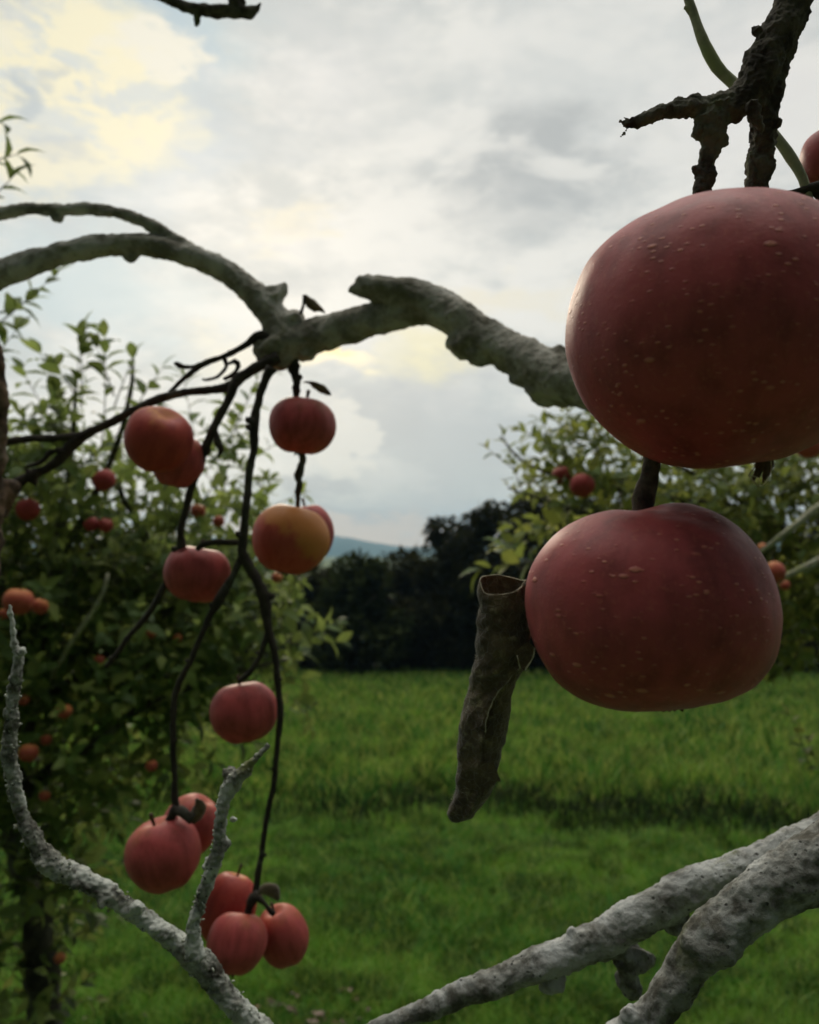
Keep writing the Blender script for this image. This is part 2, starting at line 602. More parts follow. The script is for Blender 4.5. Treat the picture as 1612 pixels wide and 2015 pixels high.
m, nt, b, out = mat('crinkled_dead_leaf')
co = nd(nt, 'ShaderNodeTexCoord').outputs['Object']
a = noisen(nt, co, 300, 8, .7, .4)
a2 = noisen(nt, co, 90, 6, .65)
v = nd(nt, 'ShaderNodeTexVoronoi', feature='DISTANCE_TO_EDGE')
v.inputs['Scale'].default_value = 420
nt.links.new(co, v.inputs['Vector'])
vein = mapr(nt, v.outputs['Distance'], .10, .02)
c = mixc(nt, mapr(nt, a2.outputs[0], .35, .65), (.060, .042, .024), (.15, .11, .055))
c = mixc(nt, mth(nt, 'MULTIPLY', mapr(nt, a.outputs[0], .54, .66), .8), c, (.30, .26, .14))
c = mixc(nt, mth(nt, 'MULTIPLY', vein, .12), c, (.24, .20, .11))
nt.links.new(c, b.inputs['Base Color'])
b.inputs['Roughness'].default_value = .85
b.inputs['Sheen Weight'].default_value = .4
b.inputs['Specular IOR Level'].default_value = .25
bump(nt, b, mth(nt, 'ADD', a.outputs[0], mth(nt, 'MULTIPLY', vein, .2)), .9, .0012)
t = nd(nt, 'ShaderNodeBsdfTranslucent')
t.inputs[0].default_value = (.30, .20, .08, 1)
mx = nd(nt, 'ShaderNodeMixShader')
mx.inputs[0].default_value = .18
nt.links.new(b.outputs[0], mx.inputs[1])
nt.links.new(t.outputs[0], mx.inputs[2])
nt.links.new(mx.outputs[0], out.inputs[0])
M_dead = m
M_margin = plain('lit_rim_and_hair_tan', (.42, .38, .26))  # pale tan puts the lit leaf rim into the colour; hairs share it
M_litter = leaf_mat('fallen_leaf_brown', (.04, .022, .012), (.08, .04, .016), (.16, .09, .03), .2, .5)

# ================================================================== setting
# ground sheet
xs = np.concatenate([-np.geomspace(4000, 14, 20), np.linspace(-12, 12, 49), np.geomspace(14, 4000, 24)])
ys = np.concatenate([-np.geomspace(4000, 5, 14), np.linspace(-4, 45, 99), np.geomspace(48, 4000, 26)])
V = []
for y in ys:
    for x in xs:
        V.append((x, y, gz(x, y)))
V = np.array(V)
nx = len(xs)
T = []
for j in range(len(ys) - 1):
    for i in range(nx - 1):
        a = j * nx + i
        T += [(a, a + 1, a + nx + 1), (a, a + nx + 1, a + nx)]
tag(link('ground', from_np('ground', V, np.array(T)), M_ground), kind='structure')

# far hills
V, T = [], []
na, nr = 220, 12
for i in range(na):
    az = R(-80) + R(160) * i / (na - 1)
    pxx = 806 + FPX * math.tan(az) if abs(az) < R(75) else 0
    top = 13.5 + 7 * noise.noise(Vector((az * 4.2 + 1.3, 0, 0))) + 2 * noise.noise(Vector((az * 13, 5, 0)))
    top += 5.0 * math.exp(-((az - R(-7)) / R(4.5)) ** 2) - 3.5 * math.exp(-((az - R(1)) / R(4)) ** 2)
    for j in range(nr):
        t = j / (nr - 1)
        d = 2300 + 1100 * t
        h = -4.2 + 4.3 * (.86 * top + 1.2 * noise.noise(Vector((az * 40, t * 5, 2)))) * math.sin(math.pi * min(t * 1.0, 1) ** .8) ** .8 if 0 < t < 1 else -4.2
        V.append((math.sin(az) * d, math.cos(az) * d, h))
for i in range(na - 1):
    for j in range(nr - 1):
        a = i * nr + j
        T += [(a, a + nr, a + nr + 1), (a, a + nr + 1, a + 1)]
tag(link('hills', from_np('hills', np.array(V), np.array(T)), M_hill), kind='structure')


# ---- grass
def blades(n, xr, yr, hfun, wfun, lean=.35, mask=None):
    x = RNG.uniform(*xr, n)
    # denser nearer to the viewer
    u = RNG.uniform(0, 1, n)
    y = yr[0] * (yr[1] / yr[0]) ** u
    x = x * (y / yr[1]) ** .8
    keep = np.ones(n, bool)
    if mask is not None:
        keep = mask(x, y)
    x, y = x[keep], y[keep]
    n = len(x)
    z = np.array([gz(a, b_) for a, b_ in zip(x, y)]) - .005
    cl = np.array([noise.noise(Vector((a * 2.2, b_ * 2.2, 9))) for a, b_ in zip(x, y)])
    h = hfun(x, y, n) * (1 + .7 * cl)
    wd = wfun(y, n)
    a = RNG.uniform(0, 2 * np.pi, n)
    ld = RNG.uniform(0, 2 * np.pi, n)
    le = RNG.uniform(.05, lean, n) * h
    ca, sa = np.cos(a), np.sin(a)
    base = np.stack([x, y, z], 1)
    side = np.stack([ca * wd, sa * wd, np.zeros(n)], 1)
    l = np.stack([np.cos(ld) * le, np.sin(ld) * le, np.zeros(n)], 1)
    upv = np.stack([np.zeros(n), np.zeros(n), h], 1)
    v = np.stack([base - side, base + side, base + l * .35 + upv * .6 - side * .8,
                  base + l * .35 + upv * .6 + side * .8, base + l * 1.3 + upv], 1).reshape(-1, 3)
    o = (np.arange(n) * 5)[:, None]
    t = np.concatenate([o + [0, 1, 3], o + [0, 3, 2], o + [2, 3, 4]], 1).reshape(-1, 3)
    return v, t


def edge(x):   # where the long grass starts
    return 7.7 + .3 * np.sin(x * .9 + 1) + .22 * np.sin(x * 2.9) + .15 * np.sin(x * 6.1 + 2) - .10 * x


v, t = blades(260000, (-5.5, 5.5), (2.2, 8.6), lambda x, y, n: RNG.uniform(.05, .11, n),
              lambda y, n: .0022 + .0004 * y, .9, lambda x, y: y < edge(x) + .3)
tag(link('mown_grass', from_np('mown_grass', v, t), M_grass, smooth=False),
    'short mown green grass in front of the long grass', 'grass', kind='stuff')
v, t = blades(230000, (-24, 24), (6.5, 33), lambda x, y, n: RNG.uniform(.12, .32, n) * np.clip((y - edge(x)) * .5 + .35, .35, 1),
              lambda y, n: .0030 + .0009 * y, .55, lambda x, y: y > edge(x))
tag(link('tall_grass', from_np('tall_grass', v, t), M_tall, smooth=False),
    'long yellow-green meadow grass reaching to the dark wood', 'grass', kind='stuff')

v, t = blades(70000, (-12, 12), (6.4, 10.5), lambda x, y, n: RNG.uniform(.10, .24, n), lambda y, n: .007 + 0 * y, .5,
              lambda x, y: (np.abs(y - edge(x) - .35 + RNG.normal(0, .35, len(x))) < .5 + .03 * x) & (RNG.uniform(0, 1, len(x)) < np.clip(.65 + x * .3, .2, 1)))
tag(link('shade_grass', from_np('shade_grass', v, t), M_shade_grass, smooth=False),
    'dark green blades standing in for shade along the front edge of the long grass', 'grass', kind='stuff')

# ================================================================== leaves
LT = np.array([[0, 0, 0], [.25, 0, .02], [.5, 0, .02], [.78, 0, -.03], [1, 0, -.12],
               [.22, .17, .06], [.5, .25, .08], [.78, .15, .01],
               [.22, -.17, .06], [.5, -.25, .08], [.78, -.15, .01]])
LF = np.array([[0, 1, 5], [1, 2, 6], [1, 6, 5], [2, 3, 7], [2, 7, 6], [3, 4, 7],
               [0, 8, 1], [1, 8, 9], [1, 9, 2], [2, 9, 10], [2, 10, 3], [3, 10, 4]])


def leaves_np(pos, dirs, ups, sizes, curls):
    d = dirs / np.linalg.norm(dirs, axis=1, keepdims=True)
    s = np.cross(ups, d)
    s /= np.linalg.norm(s, axis=1, keepdims=True) + 1e-9
    u = np.cross(d, s)
    n = len(pos)
    x = LT[:, 0][None, :].repeat(n, 0)
    y = LT[:, 1][None, :] * (1 + 0 * x)
    z = LT[:, 2][None, :] - curls[:, None] * x ** 2
    v = pos[:, None, :] + sizes[:, None, None] * (x[..., None] * d[:, None, :] + y[..., None] * s[:, None, :] + z[..., None] * u[:, None, :])
    t = (np.arange(n) * 11)[:, None, None] + LF[None]
    return v.reshape(-1, 3), t.reshape(-1, 3)


class Foliage:
    def __init__(self):
        self.p, self.d, self.u, self.s, self.c = [], [], [], [], []
        self.bm = bmesh.new()

    def leaf(self, p, d, u, s, c):
        self.p.append(tuple(p)); self.d.append(tuple(d)); self.u.append(tuple(u)); self.s.append(s); self.c.append(c)

    def shoot(self, a, dirn, length, size=.07, gap=.026, stem=.0022, bend=.25, fan=.9, tip=True):
        a = Vector(a)
        d = Vector(dirn).normalized()
        k = max(3, int(length / gap))
        pts = [(a.copy(), stem)]
        drift = Vector((random.gauss(0, 1), random.gauss(0, 1), random.gauss(0, .6))) * bend
        ang = random.uniform(0, 6.28)
        for i in range(k):
            d = (d + drift * gap * 4).normalized()
            a = a + d * gap
            pts.append((a.copy(), stem * (1 - .7 * (i + 1) / k)))
            if i == 0:
                continue
            ang += 2.4
            o = d.orthogonal().normalized()
            o = Matrix.Rotation(ang, 3, d) @ o
            ld = (d * (.55 + .5 * (i / k)) + o * fan + Vector((0, 0, -.15))).normalized()
            upv = (d + Vector((0, 0, .7)) + Vector((random.gauss(0, .3), random.gauss(0, .3), 0)))
            self.leaf(a, ld, upv, size * random.uniform(.6, 1.15) * (1 - .25 * i / k), random.uniform(.02, .35))
        if tip:
            self.leaf(a, d, Vector((0, -.3, 1)), size * .7, .1)
        tube(self.bm, pts[::2] + [pts[-1]] if len(pts) % 2 == 0 else pts[::2], 5, .05, 0)

    def cloud(self, c, r, n, size=.065, droop=.0, **k):
        c = Vector(c)
        for _ in range(n):
            q = Vector((random.gauss(0, 1), random.gauss(0, 1), random.gauss(0, 1))).normalized()
            rad = random.random() ** .45
            p = c + Vector((q.x * r[0], q.y * r[1], q.z * r[2])) * rad
            d = (q * .7 + Vector((random.gauss(0, .5), random.gauss(0, .5), .35 - droop))).normalized()
            self.shoot(p, d, random.uniform(.10, .26), size * random.uniform(.75, 1.1), **k)

    def build(self, tree, m_leaf, m_bark, crown='crown', tw='twigs'):
        v, t = leaves_np(*(np.array(q) for q in (self.p, self.d, self.u, self.s, self.c)))
        link(crown, from_np(crown, v, t), m_leaf, tree, smooth=True)
        link(tw, from_bm(tw, self.bm), m_bark, tree)


def WR(rpx, d):
    return rpx * d / FPX


# ---- left apple tree
F = Foliage()
tb = P(95, 2000, 2.9)
lt = empty('apple_tree', (tb.x, tb.y, gz(tb.x, tb.y)))
tag(lt, 'leafy green apple tree with small blurred apples on the left behind the hanging twigs', 'tree')
bm = bmesh.new()
gl = gz(tb.x, tb.y)
tube(bm, [(Vector((tb.x + .05, tb.y, gl - .05)), .085), (Vector((tb.x, tb.y, gl + .25)), .06), (P(70, 1800, 2.9), .05),
          (P(30, 1600, 2.95), .045), (P(60, 1350, 3.0), .035), (P(110, 1100, 3.0), .022), (P(140, 900, 2.9), .010), (P(150, 760, 2.8), .004)],
     12, .03, .15, 14)
link('trunk', from_bm('trunk', bm), M_far_bark, lt)
for pts in ([(60, 1400, 16, 3.0), (200, 1300, 12, 3.1), (330, 1200, 9, 3.1), (470, 1130, 5, 3.1), (560, 1190, 3, 3.0)],
            [(45, 1550, 18, 2.95), (160, 1480, 12, 2.9), (300, 1380, 8, 2.9), (430, 1330, 5, 2.9), (560, 1300, 3, 2.9)],
            [(100, 1150, 12, 3.0), (230, 1050, 8, 3.1), (290, 1060, 6, 3.1), (245, 985, 5, 3.0), (230, 940, 4, 3.0)],
            [(70, 1330, 12, 3.0), (0, 1150, 9, 2.8), (-60, 950, 7, 2.7), (-40, 700, 4, 2.6)],
            [(110, 1110, 10, 3.0), (200, 950, 7, 2.9), (250, 800, 5, 2.8), (262, 700, 3, 2.8)],
            [(212, 1128, 3, 2.5), (204, 1165, 4, 2.5), (183, 1205, 5, 2.55), (150, 1250, 5, 2.6), (60, 1400, 7, 2.9)]):
    bm = bmesh.new()
    tube(bm, px_path(pts), 8, .03, .12, 25, wob=.8)
    link('limb', from_bm('limb', bm), M_far_bark if pts[0][0] != 212 else M_shoot, lt)
# dense lower crown
for (px, py, d, rx, rz, ry, n) in (
        (120, 1230, 3.1, 330, 150, .55, 200), (330, 1190, 3.2, 200, 110, .45, 110), (420, 1260, 3.1, 150, 110, .4, 70),
        (560, 1215, 3.1, 70, 60, .3, 22), (560, 1330, 3.0, 50, 40, .2, 8), (90, 1420, 3.0, 260, 140, .5, 130), (300, 1400, 3.0, 150, 110, .4, 60),
        (60, 1580, 3.0, 150, 70, .4, 36), (-120, 1200, 2.8, 200, 350, .6, 110),
        (60, 1060, 3.1, 170, 60, .4, 70), (300, 1120, 3.3, 260, 50, .4, 70), (40, 1700, 2.8, 120, 80, .3, 16),
        (-60, 1000, 2.9, 150, 140, .4, 50), (30, 930, 2.9, 90, 60, .3, 18), (180, 930, 2.9, 130, 70, .35, 34),
        (250, 1000, 3.0, 60, 60, .3, 8), (420, 950, 3.1, 80, 100, .3, 26), (420, 1040, 3.1, 70, 60, .3, 14), (530, 1000, 3.1, 30, 40, .2, 4), (60, 850, 2.9, 60, 40, .2, 8),
        (20, 1850, 2.8, 130, 110, .3, 40), (-20, 1960, 2.8, 150, 90, .3, 40), (-250, 1500, 2.8, 250, 300, .6, 90), (100, 1640, 3.1, 150, 60, .3, 24),
        (200, 1330, 3.5, 350, 200, .3, 90)):
    F.cloud(P(px, py, d), (WR(rx, d), ry, WR(rz, d)), int(n * 1.35), .09)
# separate leafy shoots against the sky
for (x0, y0, x1, y1, d) in ((-30, 660, 110, 545, 2.3), (-60, 640, 60, 590, 2.3), (-50, 760, 30, 640, 2.3),
                            (140, 900, 140, 640, 2.7), (150, 830, 70, 690, 2.7), (160, 800, 165, 650, 2.7), (150, 780, 110, 720, 2.7),
                            (200, 880, 225, 660, 2.7), (225, 800, 262, 690, 2.7), (225, 780, 190, 680, 2.7),
                            (230, 860, 320, 710, 2.8), (130, 880, 40, 720, 2.8), (180, 900, 300, 780, 2.8), (100, 900, 20, 800, 2.8),
                            (140, 880, 100, 780, 2.8), (440, 900, 520, 690, 3.0), (470, 860, 440, 780, 3.0),
                            (-60, 330, 45, 300, 1.9), (-70, 260, 12, 238, 1.9), (-50, 420, 30, 350, 1.9),
                            (60, 900, 170, 850, 2.9), (100, 950, 230, 880, 2.9), (330, 950, 300, 830, 3.0), (420, 960, 480, 860, 3.0)):
    a, b_ = P(x0, y0, d), P(x1, y1, d)
    F.shoot(a, b_ - a, (b_ - a).length, .100, .028, .003, .12, .85)
F.build(lt, M_leaf, M_far_bark)

# ---- right apple tree
F = Foliage()
tb = P(1560, 1700, 3.6)
rt = empty('apple_tree', (tb.x, tb.y, gz(tb.x, tb.y)))
tag(rt, 'yellow-green apple tree behind the two big apples on the right', 'tree')
gl = gz(tb.x, tb.y)
bm = bmesh.new()
tube(bm, [(Vector((tb.x + .5, tb.y + .3, gl - .05)), .09), (P(1800, 1500, 3.7), .07), (P(1700, 1250, 3.7), .05), (P(1600, 1100, 3.6), .03),
          (P(1450, 980, 3.5), .015), (P(1300, 900, 3.4), .006)], 12, .04, .15, 14)
link('trunk', from_bm('trunk', bm), M_far_bark, rt)
for pts in ([(1700, 1250, 20, 3.7), (1560, 1180, 12, 3.5), (1400, 1130, 8, 3.3), (1200, 1110, 5, 3.1), (1020, 1120, 3, 3.0)],
            [(1700, 950, 10, 2.4), (1612, 1000, 8, 2.4), (1530, 1062, 6, 2.4), (1490, 1090, 4, 2.5)],
            [(1700, 1060, 9, 2.4), (1612, 1100, 8, 2.4), (1540, 1140, 6, 2.4), (1500, 1180, 4, 2.5)],
            [(1450, 1000, 9, 3.5), (1200, 960, 6, 3.2), (1050, 920, 3, 3.0), (985, 860, 2, 2.9)],
            [(1400, 1130, 6, 3.2), (1250, 1040, 4, 3.0), (1120, 1000, 3, 3.0), (1000, 960, 2, 3.0)]):
    bm = bmesh.new()
    tube(bm, px_path(pts), 8, .03, .12, 25, wob=.8)
    link('limb', from_bm('limb', bm), M_shoot if pts[0][1] in (950, 1060) else M_far_bark, rt)
for (px, py, d, rx, rz, ry, n) in (
        (1200, 930, 3.2, 110, 80, .35, 44), (1130, 880, 3.1, 45, 45, .2, 9), (1160, 1000, 3.2, 80, 70, .3, 28), (1350, 1000, 3.4, 160, 110, .4, 80),
        (1560, 1050, 3.4, 170, 180, .5, 130), (1720, 1000, 3.3, 200, 240, .5, 110), (1420, 1180, 3.4, 220, 120, .4, 90),
        (1580, 1250, 3.3, 110, 70, .4, 34), (1640, 900, 3.3, 80, 70, .4, 26), (1250, 1150, 3.4, 120, 80, .3, 26), (1100, 1040, 3.2, 40, 40, .2, 7)):
    F.cloud(P(px, py, d), (WR(rx, d), ry, WR(rz, d)), int(n * 1.6), .085)
for (x0, y0, x1, y1, d, k) in ((1040, 1000, 985, 850, 2.8, .8), (1080, 990, 1020, 890, 2.8, .8), (1020, 930, 955, 880, 2.8, .7), (1050, 1010, 1000, 950, 2.8, .6),
                            (1060, 1120, 985, 1070, 2.2, 1.15), (1080, 1100, 940, 1120, 2.2, 1.1), (1100, 960, 1120, 830, 3.0, 1),
                            (1180, 960, 1090, 845, 3.0, 1), (1600, 1520, 1560, 1400, 3.2, 1), (1640, 1560, 1580, 1440, 3.2, 1)):
    a, b_ = P(x0, y0, d), P(x1, y1, d)
    F.shoot(a, b_ - a, (b_ - a).length, .085 * k, .026, .0025, .12, .85)
F.build(rt, M_leaf_r, M_far_bark)


# ---- far wood
def far_tree(px, D, top_px, w, seed, m, label):
    rnd = random.Random(seed)
    x = (px - 806) / FPX * D
    z0 = gz(x, D)
    top = CAM.z + (1090 - top_px) / FPX * D
    H = top - z0
    tr = empty('broadleaf_tree', (x, D, z0))
    tag(tr, label, 'tree', 'dark trees of the far wood')
    bm = bmesh.new()
    tube(bm, [(Vector((x, D, z0 - .1)), .22), (Vector((x + .1, D, z0 + H * .3)), .16), (Vector((x - .1, D + .1, z0 + H * .8)), .05)], 8, .4, .1, 2)
    for k in range(6):
        a = rnd.uniform(0, 6.28)
        h = rnd.uniform(.3, .7)
        tube(bm, [(Vector((x, D, z0 + H * h)), .08), (Vector((x + math.cos(a) * w * .35, D + math.sin(a) * w * .35, z0 + H * (h + .18))), .03)], 6, .4, .1, 2)
    link('trunk', from_bm('trunk', bm), M_far_bark, tr)
    lobes = []
    for k in range(26):
        h = rnd.uniform(.04, .94)
        env = math.sin(math.pi * min(1, (h * .82 + .13))) ** .6
        a = rnd.uniform(0, 6.28)
        rr = w * .5 * env * rnd.uniform(.3, .95)
        lr = rnd.uniform(.13, .24) * w
        lobes.append((x + math.cos(a) * rr, D + math.sin(a) * rr, z0 + H * h - lr * .4, lr))
    lobes.append((x, D, top - .2 * w, .2 * w))
    P_, D_, U_, S_ = [], [], [], []
    for (lx, ly, lz, lr) in lobes:
        for _ in range(210):
            q = np.array([rnd.gauss(0, 1), rnd.gauss(0, 1), rnd.gauss(0, 1)])
            q /= np.linalg.norm(q)
            r_ = lr * rnd.uniform(.6, 1.08)
            P_.append((lx + q[0] * r_, ly + q[1] * r_, lz + q[2] * r_ * .85))
            D_.append(q + np.array([rnd.gauss(0, .8), rnd.gauss(0, .8), rnd.gauss(0, .8)]))
            U_.append(q * .5 + np.array([rnd.gauss(0, .5), rnd.gauss(0, .5), .8]))
            S_.append(rnd.uniform(.16, .36))
    v, t = leaves_np(np.array(P_), np.array(D_), np.array(U_), np.array(S_), np.full(len(P_), .2))
    link('crown', from_np('crown', v, t), m, tr)


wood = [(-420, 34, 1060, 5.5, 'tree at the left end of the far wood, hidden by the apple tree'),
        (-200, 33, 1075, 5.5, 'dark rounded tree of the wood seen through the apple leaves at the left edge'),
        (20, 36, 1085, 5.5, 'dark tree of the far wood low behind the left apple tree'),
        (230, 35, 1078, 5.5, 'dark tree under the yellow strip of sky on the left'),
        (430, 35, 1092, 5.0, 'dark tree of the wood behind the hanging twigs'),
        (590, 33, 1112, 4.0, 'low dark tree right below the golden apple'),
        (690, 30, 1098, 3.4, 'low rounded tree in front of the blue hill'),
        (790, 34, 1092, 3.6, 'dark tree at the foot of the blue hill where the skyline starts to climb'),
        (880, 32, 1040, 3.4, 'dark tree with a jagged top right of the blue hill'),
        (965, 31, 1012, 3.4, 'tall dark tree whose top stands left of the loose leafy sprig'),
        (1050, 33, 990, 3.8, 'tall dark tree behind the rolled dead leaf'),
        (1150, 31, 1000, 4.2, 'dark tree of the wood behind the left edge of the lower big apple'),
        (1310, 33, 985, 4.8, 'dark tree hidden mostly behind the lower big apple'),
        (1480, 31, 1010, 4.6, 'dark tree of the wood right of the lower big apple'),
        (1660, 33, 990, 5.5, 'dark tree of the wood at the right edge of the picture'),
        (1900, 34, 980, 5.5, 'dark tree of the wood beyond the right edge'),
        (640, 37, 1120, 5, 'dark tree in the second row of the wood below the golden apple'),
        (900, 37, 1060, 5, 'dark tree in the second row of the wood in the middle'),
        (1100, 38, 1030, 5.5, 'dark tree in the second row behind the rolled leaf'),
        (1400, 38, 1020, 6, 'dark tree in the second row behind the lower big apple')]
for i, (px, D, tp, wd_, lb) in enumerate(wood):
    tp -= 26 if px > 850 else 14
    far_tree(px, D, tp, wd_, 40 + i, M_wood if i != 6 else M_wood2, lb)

# fallen leaves at the foot of the picture
n = 900
c0 = [(P(580, 1990, 3.4), .20, 150), (P(330, 1970, 3.3), .5, 40)]
pp, dd, uu, ss = [], [], [], []
for c, s, k in c0:
    for _ in range(k):
        x, y = c.x + random.gauss(0, s), c.y + random.gauss(0, s)
        pp.append((x, y, gz(x, y) + random.uniform(.03, .08)))
        dd.append((random.gauss(0, 1), random.gauss(0, 1), random.gauss(0, .2)))
        uu.append((random.gauss(0, .3), random.gauss(0, .3), 1))
        ss.append(random.uniform(.04, .075))
v, t = leaves_np(np.array(pp), np.array(dd), np.array(uu), np.array(ss), RNG.uniform(-.2, .4, len(pp)))
tag(link('fallen_leaves', from_np('fallen_leaves', v, t), M_litter),
    'scattered brown and yellow fallen leaves lying in the short grass', 'fallen leaves', kind='stuff')

# ================================================================== near branches
# ---- A: arching branch, junction, thick right arm
DA = .88
ja = P(560, 670, DA)
A = empty('apple_branch', ja)
tag(A, 'thick arching grey branch crossing the middle with thin dark twigs hanging from its fork', 'branch')
bm = bmesh.new()
tube(bm, px_path([(-160, 610, 33), (-80, 572, 31), (0, 541, 29), (80, 512, 26), (150, 493, 24), (270, 480, 23), (400, 512, 24), (470, 552, 26), (525, 605, 31),
                  (555, 655, 36), (560, 695, 30), (545, 722, 14)], DA, .93), 20, .005, .05, 60, 1)
tube(bm, px_path([(560, 670, 38, .88), (600, 668, 34, .88), (680, 645, 33, .87), (760, 624, 33, .86), (830, 605, 33, .85), (890, 620, 38, .84), (940, 655, 38, .83),
                  (1000, 690, 40, .82), (1060, 722, 44, .80), (1130, 752, 46, .78), (1220, 775, 48, .76), (1340, 770, 46, .74), (1480, 720, 44, .72), (1640, 640, 42, .70), (1760, 560, 40, .70)]),
     20, .005, .07, 60, 2)
tube(bm, px_path([(688, 567, 6), (705, 568, 16), (735, 568, 27), (790, 578, 32), (850, 595, 34), (905, 628, 38), (960, 672, 30)], .845), 18, .005, .10, 60, 3)
# thin second branch joining from the left
tube(bm, px_path([(-120, 440, 14), (-50, 428, 14), (0, 419, 13), (55, 410, 11), (110, 413, 12), (180, 410, 12), (250, 424, 12), (305, 446, 12), (350, 470, 11), (380, 490, 10)], DA), 12, .004, .08, 80, 4)
for k in ((545, 690, 40), (530, 690, 24), (575, 640, 30), (540, 584, 22), (552, 570, 12), (560, 562, 8), (600, 690, 26), (528, 665, 18), (520, 705, 10)):
    knob(bm, k[0], k[1], k[2], DA, k[0])
for k in ((258, 505, 13), (434, 543, 10), (118, 432, 9), (112, 426, 11), (110, 408, 9)):
    knob(bm, k[0], k[1], k[2], DA, k[0])
for k in ((920, 672, 38, .835), (950, 690, 34, .83), (1080, 752, 44, .80), (1055, 745, 34, .80), (1110, 760, 40, .80), (1030, 735, 30, .81), (1100, 690, 14, .79),
          (870, 585, 18, .85), (720, 560, 22, .845), (690, 570, 7, .845), (1015, 668, 14, .82), (955, 632, 12, .83)):
    knob(bm, k[0], k[1], k[2], k[3], k[0])
limb('main_limb', bm, M_bark_mid, A, .0019, .0026, .0014, .022, .005, smooth=9)

TW = []


def twig(pts, d, parent=A, m=M_twig, seg=9, rough=.14, name='twig', wob=.5, nubs=0, step=.004):
    bm = bmesh.new()
    path = [(q, r_ * .92) for q, r_ in px_path(pts, d)]
    nubs = int(nubs * .6)
    tube(bm, path, seg, step, rough, 140, pts[0][0], wob)
    for k in range(nubs):     # buds and spur scars
        i = random.randrange(1, len(path))
        t = random.random()
        c = path[i - 1][0].lerp(path[i][0], t)
        r = path[i][1]
        s = random.choice((-1, 1))
        dv = Vector((s, random.uniform(-.5, .5), random.uniform(-.2, .6))).normalized()
        tube(bm, [(c, r * 1.15), (c + dv * r * .9, r * .8), (c + dv * r * random.uniform(1.3, 1.9), r * .35)], 6, .002, .3, 300, k)
    return link(name, from_bm(name, bm), m, parent)


twig([(530, 672, 16), (512, 662, 10), (480, 680, 7), (440, 702, 6), (400, 716, 7), (372, 736, 6), (352, 755, 5), (333, 772, 4)], .87, nubs=5)
twig([(400, 718, 5), (372, 722, 4), (352, 720, 6), (343, 714, 3)], .87, rough=.3)
twig([(440, 704, 6), (446, 722, 4), (428, 742, 4), (404, 748, 3), (398, 745, 2)], .87)
twig([(446, 718, 4), (462, 712, 5), (470, 722, 5), (456, 738, 5), (440, 746, 4)], .87, rough=.3)
twig([(548, 705, 14), (505, 727, 11), (480, 742, 11), (452, 760, 12), (425, 767, 9), (370, 772, 8), (320, 783, 9), (270, 803, 9), (215, 832, 9), (160, 856, 9),
      (110, 862, 8), (55, 866, 8), (0, 872, 9), (-60, 880, 9), (-130, 900, 9)], .86, nubs=10)
twig([(185, 846, 8), (150, 868, 12), (122, 898, 11), (95, 918, 9), (60, 938, 11), (30, 960, 15)], .86, nubs=6)
twig([(124, 888, 7), (100, 890, 6), (80, 910, 5), (52, 918, 3)], .86, nubs=3)
twig([(462, 752, 12), (447, 790, 9), (432, 820, 9), (412, 860, 9), (395, 905, 9), (377, 960, 8), (366, 1000, 8), (358, 1045, 8), (354, 1090, 11), (338, 1130, 8), (318, 1165, 7),
      (292, 1208, 7), (262, 1245, 6), (235, 1280, 6), (208, 1312, 5)], .83, nubs=12)
twig([(358, 1085, 12), (366, 1100, 10), (372, 1108, 5)], .825)
twig([(425, 845, 4), (430, 870, 8), (435, 885, 5), (428, 900, 2)], .83, rough=.3)
twig([(534, 722, 12), (520, 752, 9), (506, 800, 9), (501, 835, 11), (498, 890, 8), (490, 940, 8), (484, 990, 9), (479, 1040, 9), (477, 1080, 11), (492, 1120, 11), (515, 1155, 12), (527, 1200, 12),
      (531, 1245, 9), (541, 1300, 7), (549, 1360, 7), (553, 1415, 7), (545, 1480, 6), (537, 1550, 6), (526, 1610, 6), (514, 1680, 6), (505, 1745, 7), (503, 1765, 9)], .80, nubs=16)
twig([(494, 838, 8), (489, 842, 9), (486, 846, 4)], .81, rough=.3)
twig([(528, 1240, 8), (515, 1280, 6), (497, 1315, 6), (480, 1335, 7), (470, 1340, 5)], .80, nubs=2)
twig([(478, 1066, 7), (450, 1068, 7), (425, 1068, 7), (398, 1072, 7), (388, 1082, 5)], .81, nubs=2)
twig([(480, 1085, 8), (462, 1125, 7), (440, 1168, 11), (418, 1205, 8), (398, 1250, 6), (372, 1305, 6), (348, 1358, 7), (340, 1410, 6), (342, 1470, 6), (345, 1540, 6), (346, 1590, 9), (350, 1600, 8)], .80, nubs=9)
twig([(578, 705, 11), (580, 730, 11), (583, 755, 9), (583, 785, 7), (588, 840, 6), (597, 885, 8), (594, 915, 8), (589, 935, 9), (590, 950, 6), (587, 970, 6), (587, 1000, 5)], .88, nubs=3, rough=.28)
twig([(592, 618, 4), (597, 600, 3), (600, 580, 5)], .87, nubs=1)
# the limb at the left edge
bm = bmesh.new()
tube(bm, px_path([(-30, 640, 6), (-12, 680, 12), (-4, 730, 16), (0, 800, 16), (-2, 860, 15), (-20, 930, 26), (-40, 1000, 45), (-60, 1100, 55), (-90, 1250, 60)], .80), 16, .005, .1, 60, 9)
tube(bm, px_path([(30, 950, 12), (10, 968, 26), (-20, 1000, 36)], .82), 12, .005, .15, 60, 9)
E = limb('apple_branch', bm, bark_mat('brown_weathered_bark', (.17, .11, .07), (.05, .035, .025), (.24, .19, .14), (.10, .08, .05), .3, .2, .8), None, .0022, .003, .0015)
tag(E, 'brown weathered branch standing upright at the left edge', 'branch')

